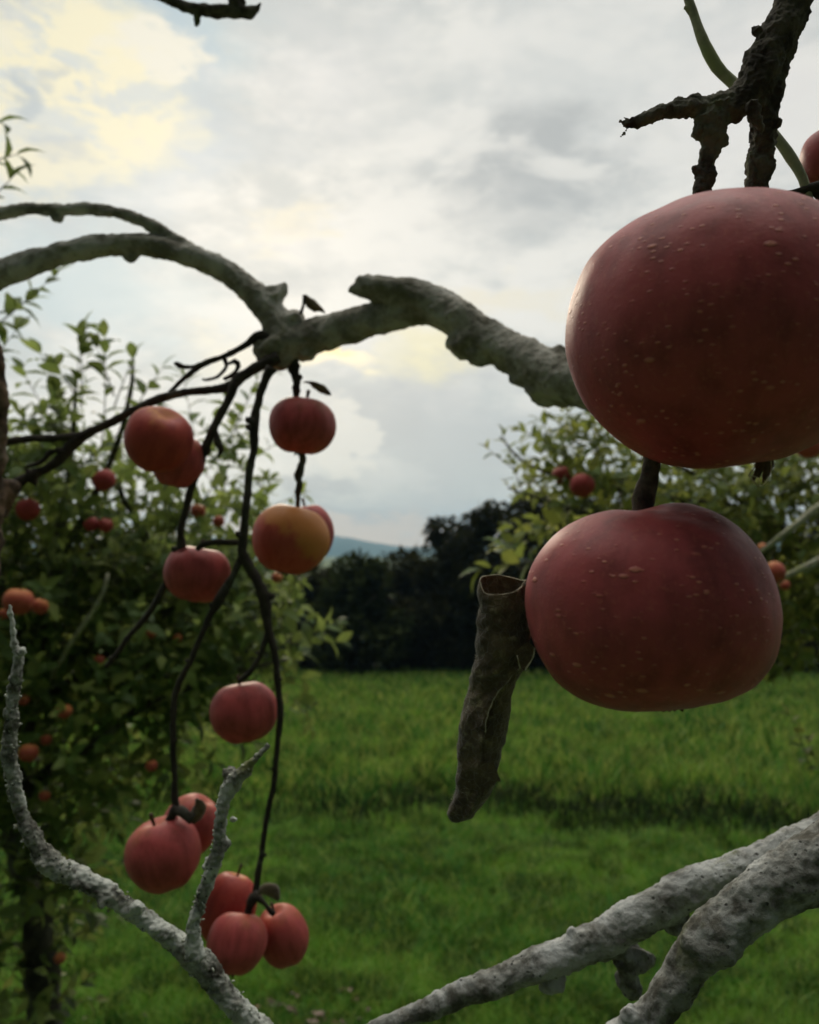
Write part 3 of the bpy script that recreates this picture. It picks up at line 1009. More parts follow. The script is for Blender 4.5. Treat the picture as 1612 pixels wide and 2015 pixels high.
# ---- curled dead leaves by the fork
def dead_leaf(name, pts, wpx, d, label, curl=1.4, tooth=.12, seed=0):
    """cupped blade along a pixel path, half width wpx"""
    bm = bmesh.new()
    path = catmull([(P(a, b_, d), wpx * f * d / FPX) for a, b_, f in pts], .002)
    rows = []
    for i, (p, r) in enumerate(path):
        tn = (path[min(i + 1, len(path) - 1)][0] - path[max(i - 1, 0)][0]).normalized()
        sd_ = tn.cross(-FWD).normalized()
        row = []
        for k in range(9):
            a = (k / 8 - .5) * 2
            e = 1 + (tooth * noise.noise(Vector((i * .9, a * 3, seed))) if abs(a) > .9 else 0)
            off = sd_ * math.sin(a * curl) * r * e + FWD * (1 - math.cos(a * curl)) * r * .9
            row.append(bm.verts.new(p + off + noise.noise_vector(p * 260 + Vector((0, 0, k))) * r * .12))
        rows.append(row)
    for a, b_ in zip(rows, rows[1:]):
        for k in range(8):
            bm.faces.new((a[k], a[k + 1], b_[k + 1], b_[k]))
    o = link(name, from_bm(name, bm), M_dead)
    s = o.modifiers.new('thickness', 'SOLIDIFY')
    s.thickness = .0003
    tag(o, label, 'leaf')
    return o


M_twigleaf = M_dead
dead_leaf('dead_leaf', [(600, 580, .25), (604, 588, .7), (612, 596, 1), (622, 604, .9), (630, 607, .5), (640, 616, .1)], 11, .87,
          'tiny shrivelled leaf standing up in the fork of the arching branch', seed=2)
o = dead_leaf('dead_leaf', [(596, 752, .08), (608, 752, .3), (620, 757, .8), (632, 764, 1), (643, 771, .7), (652, 778, .1)], 9, .87,
              'small folded dead leaf above the small apple under the fork', seed=5)

# ---- D: top right limb
DD = .30
Dl = empty('apple_branch', P(1500, 200, DD))
tag(Dl, 'mossy dark branch coming down from the top right corner to the biggest apple', 'branch')
bm = bmesh.new()
tube(bm, px_path([(1610, -150, 44), (1575, -40, 40), (1550, 30, 39), (1527, 80, 41), (1500, 130, 44), (1485, 175, 42), (1460, 200, 36), (1425, 212, 34), (1395, 222, 28)], DD, .86), 20, .002, .05, 200, 1)
tube(bm, px_path([(1585, -60, 30), (1560, 20, 33), (1532, 90, 38), (1514, 150, 34), (1505, 210, 32), (1503, 260, 29), (1497, 320, 29), (1487, 380, 27), (1470, 450, 26), (1440, 600, 24), (1380, 780, 20)], DD + .006, .9), 18, .002, .05, 200, 2)
tube(bm, px_path([(1420, 212, 30), (1380, 212, 22), (1340, 213, 19), (1310, 219, 20), (1285, 228, 17), (1262, 237, 15), (1240, 243, 12), (1222, 245, 4)], DD, .92), 14, .002, .12, 250, 3)
tube(bm, px_path([(1408, 225, 30), (1403, 255, 30), (1400, 290, 20), (1392, 320, 15), (1388, 345, 22), (1384, 365, 19), (1382, 400, 22)], DD, .92), 16, .002, .10, 250, 4)
for k in ((1385, 245, 22), (1375, 262, 14), (1422, 275, 12), (1424, 282, 8), (1368, 195, 12), (1402, 336, 11), (1374, 336, 10), (1300, 212, 11), (1340, 200, 9), (1532, 245, 7), (1450, 225, 14), (1474, 112, 12), (1490, 60, 10)):
    knob(bm, k[0], k[1], k[2], DD, k[0])
tube(bm, px_path([(1480, 200, 12), (1487, 228, 12), (1497, 250, 7), (1499, 268, 2)], DD - .012), 10, .002, .2, 300, 7)
for (a1, b1, a2, b2) in ((1240, 240, 1214, 239), (1243, 246, 1220, 246), (1250, 236, 1226, 231), (1246, 249, 1228, 254), (1300, 212, 1290, 202), (1352, 228, 1346, 236), (1320, 205, 1312, 198)):
    tube(bm, px_path([(a1, b1, 6), ((a1 + a2) / 2, (b1 + b2) / 2 + 1, 4), (a2, b2, 1.2)], DD), 8, .001, .3, 400, a2)
tube(bm, px_path([(1245, 250, 3), (1232, 258, 1.6), (1222, 268, .8)], DD), 6, .001, .2, 400, 7)
tube(bm, px_path([(1530, 240, 10), (1536, 236, 3)], DD), 6, .001, .2, 400, 7)
limb('main_limb', bm, M_bark_top, Dl, .00055, .0016, .0011, .007, .0018)
twig([(1700, 385, 20), (1640, 368, 17), (1600, 368, 13), (1575, 376, 8), (1545, 381, 5), (1510, 384, 4)], .36, Dl, M_twig, seg=10)
twig([(1598, 372, 10), (1606, 385, 7), (1618, 405, 5), (1630, 430, 4)], .36, Dl, M_twig)

G = empty('green_shoot', P(1400, 110, .36))
tag(G, 'slender green shoot crossing behind the mossy branch at the top right', 'shoot')
twig([(1335, -60, 8), (1350, -10, 9), (1366, 35, 10), (1380, 75, 11), (1398, 112, 13), (1422, 143, 13), (1450, 170, 12), (1490, 220, 12), (1530, 272, 11), (1556, 310, 11), (1578, 350, 10), (1600, 410, 9), (1640, 500, 8)], .36, G, M_shoot, seg=14, rough=.07, name='stem', wob=.3, step=.003, nubs=3)

# ---- top middle branch
T_ = empty('apple_branch', P(420, 0, .80))
tag(T_, 'short bare branch poking in from above at the top edge', 'branch')
bm = bmesh.new()
tube(bm, px_path([(180, -80, 8), (250, -40, 8), (310, -8, 8), (345, 5, 9), (380, 17, 11), (420, 21, 13), (465, 22, 13), (492, 24, 11), (506, 16, 7), (514, 5, 3)], .80), 12, .003, .1, 120, 3)
tube(bm, px_path([(388, 22, 9), (388, 38, 8), (387, 52, 4)], .80), 8, .002, .2, 200, 3)
tube(bm, px_path([(464, 20, 14), (465, 0, 17), (465, -30, 16), (450, -80, 14)], .80), 10, .002, .3, 200, 3)
knob(bm, 493, 32, 6, .80, 3)
limb('main_limb', bm, M_bark_top, T_, .0011, .0016, .001, .012, .004)

# ---- B: bottom-left lichen branch
DB = .46
B = empty('apple_branch', P(385, 1880, DB))
tag(B, 'pale lichen-crusted forked branch running down across the bottom left corner', 'branch')
bm = bmesh.new()
tube(bm, px_path([(18, 1190, 4), (24, 1230, 5), (28, 1268, 8), (36, 1290, 11), (30, 1340, 13), (24, 1400, 15), (20, 1450, 15), (22, 1500, 16), (32, 1560, 16), (44, 1605, 15), (66, 1650, 18), (92, 1690, 26), (120, 1712, 25),
                  (160, 1728, 22), (215, 1762, 22), (262, 1795, 20), (310, 1825, 20), (355, 1860, 25), (392, 1893, 29), (430, 1940, 26), (470, 1985, 26), (520, 2040, 29), (600, 2130, 32)], DB, .86), 18, .003, .08, 150, 1)
tube(bm, px_path([(385, 1885, 22), (380, 1850, 14), (382, 1815, 13), (394, 1775, 12), (408, 1740, 13), (420, 1705, 15), (432, 1670, 15), (432, 1640, 12), (436, 1600, 12), (443, 1565, 14), (460, 1540, 15), (484, 1515, 13), (502, 1492, 6), (528, 1466, 3)], DB - .01), 14, .003, .12, 180, 2)
for k in ((452, 1524, 15), (448, 1520, 10), (42, 1283, 10), (82, 1700, 13), (200, 1778, 10), (272, 1786, 13), (338, 1838, 8), (440, 1660, 14), (412, 1700, 12), (460, 1612, 7), (385, 1790, 10), (300, 1830, 8), (468, 1978, 9), (150, 1740, 10)):
    knob(bm, k[0], k[1], k[2], DB - .005, k[0])
limb('main_limb', bm, M_bark_near, B, .0008, .0013, .0012, .010, .0025)
# curled lichen flakes on it
bm = bmesh.new()
mainp = catmull(px_path([(30, 1330, 16), (22, 1450, 18), (32, 1560, 18), (66, 1650, 19), (100, 1695, 25), (215, 1762, 22), (310, 1825, 20), (392, 1893, 27), (470, 1985, 26)], DB), .004)
sidep = catmull(px_path([(380, 1850, 14), (394, 1775, 12), (420, 1705, 15), (432, 1640, 12), (443, 1565, 14), (484, 1515, 12)], DB - .01), .004)
for path, cnt in ((mainp, 230), (sidep, 120)):
    for _ in range(cnt):
        p, r = random.choice(path)
        a = random.uniform(0, 6.28)
        dv = Vector((math.cos(a), random.uniform(-1, .3), math.sin(a))).normalized()
        c = p + dv * r * random.uniform(.92, 1.08) + Vector((0, 0, random.uniform(-.002, .002)))
        s = random.uniform(.0004, .0012)
        g_ = bmesh.ops.create_icosphere(bm, subdivisions=1, radius=1)
        mt = Matrix.Rotation(random.uniform(0, 3), 3, Vector((random.random(), random.random(), random.random())).normalized())
        for v in g_['verts']:
            q = mt @ Vector((v.co.x * s * 1.4, v.co.y * s, v.co.z * s * .35))
            v.co = c + q + noise.noise_vector(v.co * 2 + c * 500) * s * .5
link('lichen_flakes', from_bm('lichen_flakes', bm), plain('grey_lichen', (.33, .34, .28)), B)

# ---- C: bottom right limbs
C_ = empty('apple_branch', P(1612, 1680, .44))
tag(C_, 'pair of thick pale knobbly limbs crossing the bottom right corner', 'branch')
bm = bmesh.new()
tube(bm, px_path([(600, 2090, 14), (680, 2050, 18), (760, 2018, 22), (840, 1985, 26), (920, 1952, 31), (1000, 1925, 34), (1060, 1898, 38), (1130, 1872, 38), (1190, 1843, 44), (1250, 1808, 46), (1310, 1775, 47), (1380, 1738, 45), (1450, 1718, 45),
                  (1540, 1682, 48), (1620, 1650, 54), (1720, 1610, 60), (1850, 1560, 70)], .44, .84), 24, .004, .07, 90, 1)
for k in ((1240, 1890, 38), (1235, 1930, 30), (1245, 1950, 24), (1270, 1890, 22), (1330, 1812, 32), (1345, 1825, 22), (1090, 1932, 24), (1075, 1940, 16), (1140, 1850, 18), (1125, 1838, 14), (1210, 1862, 26),
          (1015, 1898, 14), (1170, 1832, 16), (1280, 1778, 18), (1190, 1870, 20)):
    knob(bm, k[0], k[1], k[2] * .85, .441, k[0])
limb('rear_limb', bm, M_bark_low, C_, .0009, .0015, .0011, .022, .0035, smooth=5)
bm = bmesh.new()
tube(bm, px_path([(1100, 2170, 46), (1180, 2090, 46), (1235, 2035, 44), (1290, 1990, 42), (1335, 1935, 46), (1365, 1885, 52), (1400, 1850, 60), (1450, 1806, 58), (1500, 1768, 62), (1560, 1730, 72), (1620, 1695, 76), (1720, 1650, 80), (1860, 1590, 84)], .375, .82), 24, .004, .08, 80, 5)
for k in ((1370, 1850, 30), (1385, 1880, 34), (1240, 1990, 24), (1510, 1725, 28), (1590, 1690, 26), (1470, 1770, 24), (1340, 1960, 24)):
    knob(bm, k[0], k[1] + 8, k[2] * .85, .372, k[0])
limb('front_limb', bm, M_bark_low, C_, .0009, .0018, .0012, .026, .004, smooth=5)

# ================================================================== apples
def lathe_apple(name, nu=48, nv=32, seed=0, lob=.03):
    """unit apple: radius 1, stem end up"""
    v, f = [], []
    for j in range(nv + 1):
        ph = math.pi * j / nv
        for i in range(nu):
            th = 2 * math.pi * i / nu
            r = math.sin(ph) ** .86 if 0 < j < nv else 0.0
            z = math.cos(ph) * .90
            z -= .14 * math.exp(-(r / .27) ** 2) if ph < 1.57 else 0
            z += .16 * math.exp(-(r / .24) ** 2) if ph > 1.57 else 0
            r *= 1 + .05 * math.cos(ph)          # broader shoulders
            k = 1 + lob * math.cos(5 * th + seed) * max(0, -math.cos(ph)) * r + .035 * noise.noise(Vector((math.cos(th) * r, math.sin(th) * r, z)) * 1.5 + Vector((seed, 0, 0)))
            v.append((math.cos(th) * r * k, math.sin(th) * r * k, z * k))
    for j in range(nv):
        for i in range(nu):
            a, b_ = j * nu + i, j * nu + (i + 1) % nu
            f.append((a, a + nu, b_ + nu, b_))
    me = bpy.data.meshes.new(name)
    me.from_pydata(v, [], f)
    bm = bmesh.new()
    bm.from_mesh(me)
    bmesh.ops.remove_doubles(bm, verts=bm.verts, dist=1e-5)
    bmesh.ops.recalc_face_normals(bm, faces=bm.faces)
    bm.to_mesh(me)
    bm.free()
    return me


def unit_stem(length=.55):
    bm = bmesh.new()
    tube(bm, [(Vector((0, 0, .60)), .045), (Vector((.02, 0, .72)), .04), (Vector((.06, .02, .56 + length)), .06)], 8, .05, .1, 8)
    return from_bm('stem', bm)


def unit_calyx():
    bm = bmesh.new()
    for k in range(6):
        a = k * 1.047
        d = Vector((math.cos(a), math.sin(a), 0))
        tube(bm, [(Vector((0, 0, -.72)) + d * .04, .04), (Vector((0, 0, -.84)) + d * .09, .035), (Vector((0, 0, -.93)) + d * .14, .008)], 5, .03, .2, 9, k)
    return from_bm('calyx', bm)


STEM, CALYX = unit_stem(), unit_calyx()
STEM.materials.append(M_stem)
CALYX.materials.append(M_calyx)


def apple(px, py, rx, ry, d, label, m, tilt=(0, 0), seed=0, group='small apples hanging on the thin twigs', stem=True, calyx=True):
    me = lathe_apple('apple', seed=seed)
    r = WR(rx, d)
    k = (ry / rx) / .93
    for v in me.vertices:
        v.co = Vector((v.co.x * r, v.co.y * r, v.co.z * r * k))
    o = link('apple', me, m)
    o.location = P(px, py, d)
    o.rotation_euler = (R(tilt[0]), R(tilt[1]), R(seed * 37))
    tag(o, label, 'apple', group)
    for on, src, nm in ((stem, STEM, 'stem'), (calyx, CALYX, 'calyx')):
        if on:
            mm = src.copy()
            for v in mm.vertices:
                v.co = Vector((v.co.x * r, v.co.y * r, v.co.z * r * k))
            c = link(nm, mm)
            c.parent = o
    return o


# mid distance apples
apple(595, 838, 66, 60, .88, 'small round red apple hanging straight under the fork of the arching branch', M_apple, (8, 4), 1)
apple(312, 866, 66, 66, .80, 'dark red apple with a yellow cheek hanging under the long left twig', M_apple_blush, (35, -25), 2, stem=False)
apple(352, 908, 50, 56, .83, 'dark red apple half hidden behind the one with the yellow cheek', M_apple, (10, 10), 11, calyx=False)
apple(388, 1130, 65, 58, .84, 'red apple crossed by a twig at the left, right of the middle fork', M_apple, (10, 0), 3)
apple(572, 1062, 76, 72, .87, 'golden orange apple in front of a redder one', M_apple_gold, (6, -12), 4)
apple(610, 1048, 47, 58, .92, 'red apple peeping out behind the golden orange apple', M_apple, (0, 10), 5, calyx=False)
apple(480, 1402, 66, 62, .81, 'smooth red apple hanging alone between two twigs over the grass', M_apple, (10, 3), 6)
apple(322, 1680, 73, 71, .79, 'round red apple in front of the pair at the lower left', M_apple, (15, 8), 7)
apple(372, 1628, 55, 66, .84, 'red apple behind the round one of the pair, touching the lichen branch', M_apple, (-30, 10), 8, stem=False)
apple(448, 1788, 55, 70, .83, 'red apple with a brown top at the back of the lowest cluster', M_apple_blush, (-20, 5), 9)
apple(466, 1856, 58, 60, .78, 'red apple at the front and bottom of the lowest cluster', M_apple, (-20, 12), 10, stem=False)
apple(557, 1842, 50, 62, .82, 'dark red apple on the right of the lowest cluster', M_apple, (-15, -15), 12)
# dry leaves and spurs in the clusters
dead_leaf('dead_leaf', [(385, 1572, .2), (392, 1590, .9), (384, 1606, 1), (378, 1622, .3)], 14, .785, 'dark dry leaf on the apple behind the pair', seed=8)
dead_leaf('dead_leaf', [(508, 1760, .2), (520, 1754, .8), (536, 1758, 1), (548, 1772, .3)], 15, .775, 'dark dry leaf over the right apple of the lowest cluster', seed=9)
twig([(505, 1758, 9), (495, 1775, 10), (488, 1795, 9), (482, 1815, 6)], .79, A, rough=.4)
twig([(508, 1765, 8), (525, 1785, 6), (540, 1800, 5)], .79, A, rough=.4)
twig([(348, 1592, 11), (360, 1600, 11), (374, 1612, 8), (382, 1600, 5)], .785, A, rough=.4)
twig([(346, 1590, 9), (336, 1606, 9), (328, 1624, 6)], .79, A, rough=.4)

# apple at the right edge
apple(1636, 310, 58, 56, .42, 'red apple cut by the right edge above the biggest apple', M_apple_big, (5, -10), 14, group='big apples on the right')


# the two big ones, with their own irregular outline
def big_apple(c_px, outline, d, depth, label, m, dents, seed, stem_at, calyx_at):
    cx, cy = c_px
    pts = sorted((math.atan2(-(y - cy), x - cx), math.hypot(x - cx, y - cy)) for x, y in outline)
    A_ = np.array([p[0] for p in pts])
    Rr = np.array([p[1] for p in pts])
    A3 = np.concatenate([A_ - 2 * np.pi, A_, A_ + 2 * np.pi])
    R3 = np.concatenate([Rr] * 3)
    g = np.linspace(-np.pi, np.pi, 361)[:-1]
    rr = np.interp(g, A3, R3)
    ker = np.exp(-np.linspace(-2, 2, 19) ** 2)
    ker /= ker.sum()
    rr = np.convolve(np.concatenate([rr[-40:], rr, rr[:40]]), ker, 'same')[40:-40]
    mean = rr.mean()
    k = d / FPX
    bm = bmesh.new()
    bmesh.ops.create_icosphere(bm, subdivisions=6, radius=1)
    loc = P(cx, cy, d + depth * .0)
    for v in bm.verts:
        n_ = v.co.normalized()      # x right, y away, z up
        s = math.hypot(n_.x, n_.z)
        th = math.atan2(n_.z, n_.x)
        ro = float(np.interp(th, g, rr, period=2 * np.pi))
        t = s ** 2
        ro = mean * (1 - t) + ro * t
        p = Vector((n_.x * ro * k, n_.y * depth, n_.z * ro * k))
        p *= 1 + .012 * noise.noise(n_ * 2.2 + Vector((seed, 0, 0))) + .006 * noise.noise(n_ * 5 + Vector((seed, 0, 0)))
        for (dx, dy, dz, wd_, am) in dents:
            q = n_ - Vector((dx, dy, dz)).normalized()
            p *= 1 - am * math.exp(-(q.length / wd_) ** 2)
        v.co = p
    me = from_bm('apple', bm)
    o = link('apple', me, m)
    # face the pixel-plane axes of this direction
    o.rotation_euler = (PITCH, 0, 0)
    o.location = loc
    tag(o, label, 'apple', 'big apples on the right')
    return o


UPO = [(1117, 655), (1125, 580), (1148, 515), (1200, 450), (1270, 405), (1350, 380), (1440, 374), (1530, 388), (1600, 420), (1660, 475), (1700, 550), (1715, 640),
       (1700, 730), (1665, 800), (1612, 862), (1540, 898), (1470, 914), (1400, 924), (1330, 912), (1270, 893), (1210, 852), (1160, 795), (1130, 730)]
UPO = [(x, 650 + (y - 650) * (.905 if y < 650 else 1.01)) for x, y in UPO]
UA = big_apple((1415, 650), UPO, .25, .045, 'biggest dark red apple, hanging high from the mossy branch and cut by the right edge', M_apple_big,
          [(-.05, .55, 1, .30, .16), (.05, .2, -1, .22, .06)], 3, None, None)
LO = [(1035, 1170), (1050, 1110), (1090, 1055), (1150, 1018), (1220, 1000), (1270, 993), (1330, 988), (1390, 997), (1440, 1025), (1485, 1070), (1515, 1120), (1535, 1190), (1532, 1250),
      (1515, 1310), (1480, 1350), (1430, 1373), (1370, 1385), (1310, 1392), (1250, 1396), (1200, 1398), (1140, 1380), (1090, 1345), (1060, 1290), (1042, 1230)]
LO = [(1287 + (x - 1287) * (.93 if x > 1287 else 1), 1195 + (y - 1195) * (.96 if y > 1195 else 1)) for x, y in LO]
LA = big_apple((1287, 1195), LO, .25, .036, 'squat speckled red apple below the biggest one, beside the rolled dead leaf', M_apple_big,
          [(.12, -.42, .85, .34, .045), (-.12, -.05, 1, .20, .05), (-.1, .5, 1, .26, .14), (-.05, .1, -1, .22, .05)], 8, None, None)


def local_part(name, bm, m, parent):
    me = from_bm(name, bm)
    inv = (Matrix.Translation(parent.location) @ Matrix.Rotation(parent.rotation_euler[0], 4, 'X')).inverted()
    me.transform(inv)
    o = link(name, me, m)
    o.parent = parent
    return o


bm = bmesh.new()
tube(bm, px_path([(1283, 880, 16, .262), (1283, 905, 17, .262), (1276, 945, 19, .262), (1266, 985, 22, .262), (1262, 1030, 20, .262)]), 14, .002, .12, 300, 3)
local_part('stem', bm, M_bark_top, LA)
bm = bmesh.new()
for k in range(7):
    x = 1280 + k * 10
    tube(bm, px_path([(x - 4, 1378, 5, .25), (x, 1393, 4, .25), (x + random.uniform(-6, 6), 1399 + random.uniform(0, 3), 1, .25)]), 6, .001, .3, 500, k)
local_part('calyx', bm, M_calyx, LA)
bm = bmesh.new()
for (a, b_, c, e, f_, g_, h) in ((1497, 890, 11, 1500, 915, 1492, 940), (1515, 890, 5, 1520, 915, 1506, 945), (1500, 895, 8, 1490, 925, 1482, 946), (1505, 890, 9, 1508, 920, 1502, 950)):
    tube(bm, px_path([(a, b_, c, .255), (e, f_, c * .7, .255), (g_, h, c * .25, .255)]), 8, .001, .3, 400, a)
local_part('calyx', bm, M_calyx, UA)
bm = bmesh.new()
for path in ([(1482, 905), (1485, 920), (1474, 935), (1482, 945), (1495, 957), (1508, 948), (1518, 925), (1517, 902)], [(1474, 936), (1492, 940), (1496, 956)]):
    tube(bm, px_path([(x, y, 1.1, .252) for x, y in path]), 5, .001, .2, 600, 2)
local_part('calyx_edge', bm, M_margin, UA)

# ---- the rolled dead leaf beside the lower big apple
def rolled_leaf():
    d = .262
    left = [(0, 945), (.04, 942), (.10, 944), (.18, 939), (.30, 938), (.36, 934), (.44, 924), (.52, 914), (.60, 906), (.68, 903), (.76, 902), (.86, 898), (.93, 886), (.97, 881), (1, 888)]
    right = [(0, 1036), (.10, 1037), (.20, 1040), (.30, 1042), (.38, 1030), (.46, 1008), (.55, 1003), (.65, 996), (.74, 985), (.80, 974), (.84, 976), (.90, 960), (.95, 945), (.98, 930), (1, 906)]
    seam = [(0, 1.0), (.18, 1.0), (.28, .98), (.36, .90), (.42, .62), (.48, .30), (.54, .10), (.60, .05), (.7, .05), (.8, .25), (.9, .5), (1, .6)]
    y0, y1 = 1138, 1616
    nv, nu = 110, 56
    bm = bmesh.new()
    rows, marg, toprim = [], [], []
    for j in range(nv + 1):
        t = j / nv
        xl = np.interp(t, *zip(*left))
        xr = np.interp(t, *zip(*right))
        s = float(np.interp(t, *zip(*seam)))
        cx, wpx = (xl + xr) / 2, (xr - xl) / 2
        y = y0 + (y1 - y0) * t
        th0 = math.acos(max(-1, min(1, s)))
        th1 = 2 * math.pi + max(1.0, th0 + .45)
        row = []
        for i in range(nu + 1):
            u = i / nu
            th = th0 + (th1 - th0) * u
            rad = wpx * (1.0 - .16 * max(0, (th - 2 * math.pi)))
            x = cx + rad * math.cos(th)
            front = math.sin(th)                     # +1 towards the viewer
            dep = d - front * wpx * .62 * d / FPX
            if i < 4:                                # free margin lifts off the roll
                dep -= (4 - i) * .00035
            yy = y
            if t < .12:                              # mouth of the roll, lower in front
                yy += (1 - t / .12) * (34 * max(0, front) + 5 * math.cos(th * 2 + 1))
            p = P(x, yy, dep)
            p += noise.noise_vector(p * 130) * .0006 + noise.noise_vector(p * 420) * .0005
            p += RT * .0008 * noise.noise(Vector((t * 14, 2, 0)))
            row.append(bm.verts.new(p))
        rows.append(row)
        marg.append(row[0].co.copy())
    toprim = [v.co.copy() for v in rows[0]]
    for a, b_ in zip(rows, rows[1:]):
        for k in range(nu):
            bm.faces.new((a[k], b_[k], b_[k + 1], a[k + 1]))
    # close the tip
    c = bm.verts.new(sum((v.co for v in rows[-1]), Vector()) / (nu + 1))
    for k in range(nu):
        bm.faces.new((rows[-1][k], c, rows[-1][k + 1]))
    e = empty('dead_leaf', P(960, 1380, d))
    tag(e, 'big brown dead leaf rolled into a tube, hanging left of the lower big apple', 'leaf')
    o = link('blade', from_bm('blade', bm), M_dead, e)
    sm = o.modifiers.new('thickness', 'SOLIDIFY')
    sm.thickness = .00025
    bm = bmesh.new()
    tube(bm, [(p, .00014) for p in toprim[4:-3:3]], 6, .001, .3, 800, 1)
    tube(bm, [(p - FWD * .0002, .00011 if k % 3 else .00018) for k, p in enumerate(marg[28:72:2])], 6, .001, .5, 800, 2)
    tube(bm, px_path([(1052, 1276, 1, .248), (1050, 1292, 1, .249), (1042, 1306, 1.2, .250), (1034, 1318, 1, .251)]), 6, .001, .4, 800, 2)
    tube(bm, px_path([(1018, 1290, .8, .250), (1021, 1304, 1, .250), (1024, 1316, .8, .251)]), 6, .001, .4, 800, 2)
    link('lit_leaf_rim', from_bm('lit_leaf_rim', bm), M_margin, e)  # pale thread drawn in for the light along the leaf edge
    # torn, folded flap low on the right and the lip beside the apple
    for tri in ([(972, 1500), (986, 1538), (978, 1537), (972, 1546), (965, 1543), (961, 1556), (955, 1550), (948, 1572), (940, 1500)],
                [(1016, 1280), (1020, 1305), (1030, 1320), (1044, 1304), (1054, 1276), (1040, 1262)]):
        bm = bmesh.new()
        vs = [bm.verts.new(P(x, y, .2545)) for x, y in tri]
        vb = [bm.verts.new(P(x, y, .2552)) for x, y in tri]
        bm.faces.new(vs)
        bm.faces.new(vb[::-1])
        for k in range(len(vs)):
            bm.faces.new((vs[k], vb[k], vb[(k + 1) % len(vs)], vs[(k + 1) % len(vs)]))
        bmesh.ops.recalc_face_normals(bm, faces=bm.faces)
        link('torn_flap', from_bm('torn_flap', bm), M_dead, e, smooth=False)
    # short hairs catching the light along the outer edge
    bm = bmesh.new()
    for _ in range(900):
        j = random.randrange(6, nv)
        t = j / nv
        xl = np.interp(t, *zip(*left)); xr = np.interp(t, *zip(*right))
        side = random.random() < .7
        a = random.uniform(1.9, 3.5) if side else random.uniform(-.4, .8)
        cx, wpx = (xl + xr) / 2, (xr - xl) / 2
        p = P(cx + wpx * math.cos(a), y0 + (y1 - y0) * t, d - math.sin(a) * wpx * .62 * d / FPX)
        q = (RT * math.cos(a) - FWD * math.sin(a) + Vector((random.gauss(0, .6), random.gauss(0, .6), random.gauss(0, .6)))).normalized()
        l = random.uniform(.0003, .0009)
        s_ = q.orthogonal().normalized() * .00005
        a_, b2, c_ = bm.verts.new(p - s_), bm.verts.new(p + s_), bm.verts.new(p + q * l)
        bm.faces.new((a_, b2, c_))
    link('hairs', from_bm('hairs', bm), M_margin, e, smooth=False)


rolled_leaf()

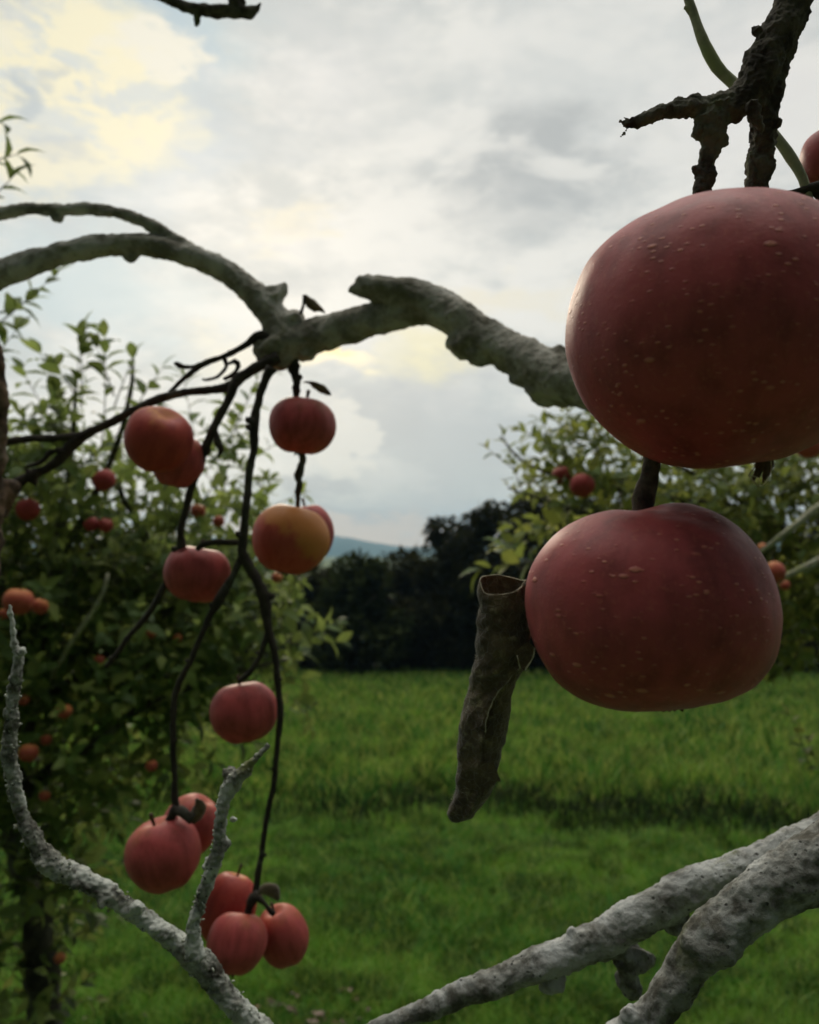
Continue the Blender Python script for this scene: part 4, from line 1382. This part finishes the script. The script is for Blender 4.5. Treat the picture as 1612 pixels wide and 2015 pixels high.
# ---- small apples on the background trees
FAR = [(205, 945, 23, 2.6, 'small dark red apple in the left tree, left of the apple with the yellow cheek'),
       (55, 1003, 23, 2.6, 'small red apple in the left tree near the left edge above the lower leaves'),
       (180, 1032, 15, 2.7, 'left one of the two dark apples just above the yellow strip of sky'),
       (208, 1034, 15, 2.7, 'right one of the two dark apples just above the yellow strip of sky'),
       (390, 1005, 15, 2.8, 'tiny orange apple right of the long hanging twig, above the crossed apple'),
       (430, 1026, 12, 2.8, 'tiny brownish apple just above the horizontal twig'),
       (36, 1184, 29, 2.3, 'orange-red blurred apple at the left edge, the bigger of a touching pair'),
       (78, 1193, 17, 2.4, 'small orange apple touching the bigger one at the left edge'),
       (8, 1208, 12, 2.5, 'tiny orange apple cut by the left edge beside the touching pair'),
       (127, 1400, 15, 2.5, 'bright orange-red dot of an apple in the dark leaves at lower left'),
       (47, 1378, 11, 2.6, 'tiny apple right beside the upright lichen branch'),
       (56, 1482, 19, 2.5, 'oval orange apple low at the left beside the lichen branch'),
       (91, 1456, 11, 2.6, 'tiny apple above and right of the oval orange one'),
       (88, 1566, 11, 2.6, 'tiny orange apple above the bend of the lichen branch'),
       (298, 1507, 12, 2.6, 'faint reddish apple in the dark leaves over the lower pair'),
       (298, 1246, 10, 2.7, 'faint orange apple right of the twig tip in the left tree'),
       (350, 1256, 9, 2.8, 'faint small apple left of the thin curved twig'),
       (118, 1886, 11, 2.6, 'tiny red apple beside the dark trunk at the bottom left'),
       (195, 1300, 11, 2.7, 'faint dark apple near the tip of the longest left twig'),
       (545, 1137, 11, 2.8, 'tiny pale apple right under the golden orange apple'),
       (1105, 934, 18, 2.9, 'small pinkish red apple in the right tree, left under the biggest apple'),
       (1146, 956, 25, 2.8, 'dark red apple in the right tree between the two big apples'),
       (1522, 1128, 24, 2.0, 'orange apple peeping out behind the right side of the lower big apple'),
       (1500, 1078, 10, 2.6, 'tiny red apple above the orange one at the right of the lower big apple'),
       (1592, 880, 24, 2.6, 'dull orange apple under the biggest apple at the right edge'),
       (1545, 1152, 10, 2.6, 'tiny apple beside the green twigs on the right')]
src = lathe_apple('background_apple', 24, 16, 4)
src.materials.append(M_apple_far)
M_far2 = apple_mat('dark_red_far_skin', (.36, .05, .045), (.24, .03, .03), GOLD, .1, .1)
src2 = src.copy()
src2.materials.clear()
src2.materials.append(M_far2)
for me_ in (src, src2):
    me_.polygons.foreach_set('use_smooth', [True] * len(me_.polygons))
for i, (px, py, r, d, lb) in enumerate(FAR):
    dark = i in (0, 1, 2, 3, 20, 21)
    o = bpy.data.objects.new('apple', src2 if dark else src)
    COL.objects.link(o)
    o.location = P(px, py, d)
    o.scale = (WR(r, d),) * 3
    o.rotation_euler = (random.uniform(-.6, .6), random.uniform(-.5, .5), random.uniform(0, 6))
    tag(o, lb, 'apple', 'small blurred apples on the background trees')
    s_ = bpy.data.objects.new('stem', STEM)
    COL.objects.link(s_)
    s_.parent = o

# ================================================================== air
bm = bmesh.new()
bmesh.ops.create_cube(bm, size=1)
for v in bm.verts:
    v.co = Vector((v.co.x * 8400, v.co.y * 8400, v.co.z * 190 + 86))
hz_ = link('haze', from_bm('haze', bm), None, smooth=False)
m = bpy.data.materials.new('pale_air')
m.use_nodes = True
nt = m.node_tree
nt.nodes.clear()
pv = nd(nt, 'ShaderNodeVolumePrincipled')
pv.inputs['Color'].default_value = (.42, .72, 1, 1)
pv.inputs['Density'].default_value = .00028
pv.inputs['Anisotropy'].default_value = .2
om = nd(nt, 'ShaderNodeOutputMaterial')
nt.links.new(pv.outputs[0], om.inputs['Volume'])
hz_.data.materials.append(m)
tag(hz_, 'thin blue evening haze over the far hills', 'haze', kind='stuff')
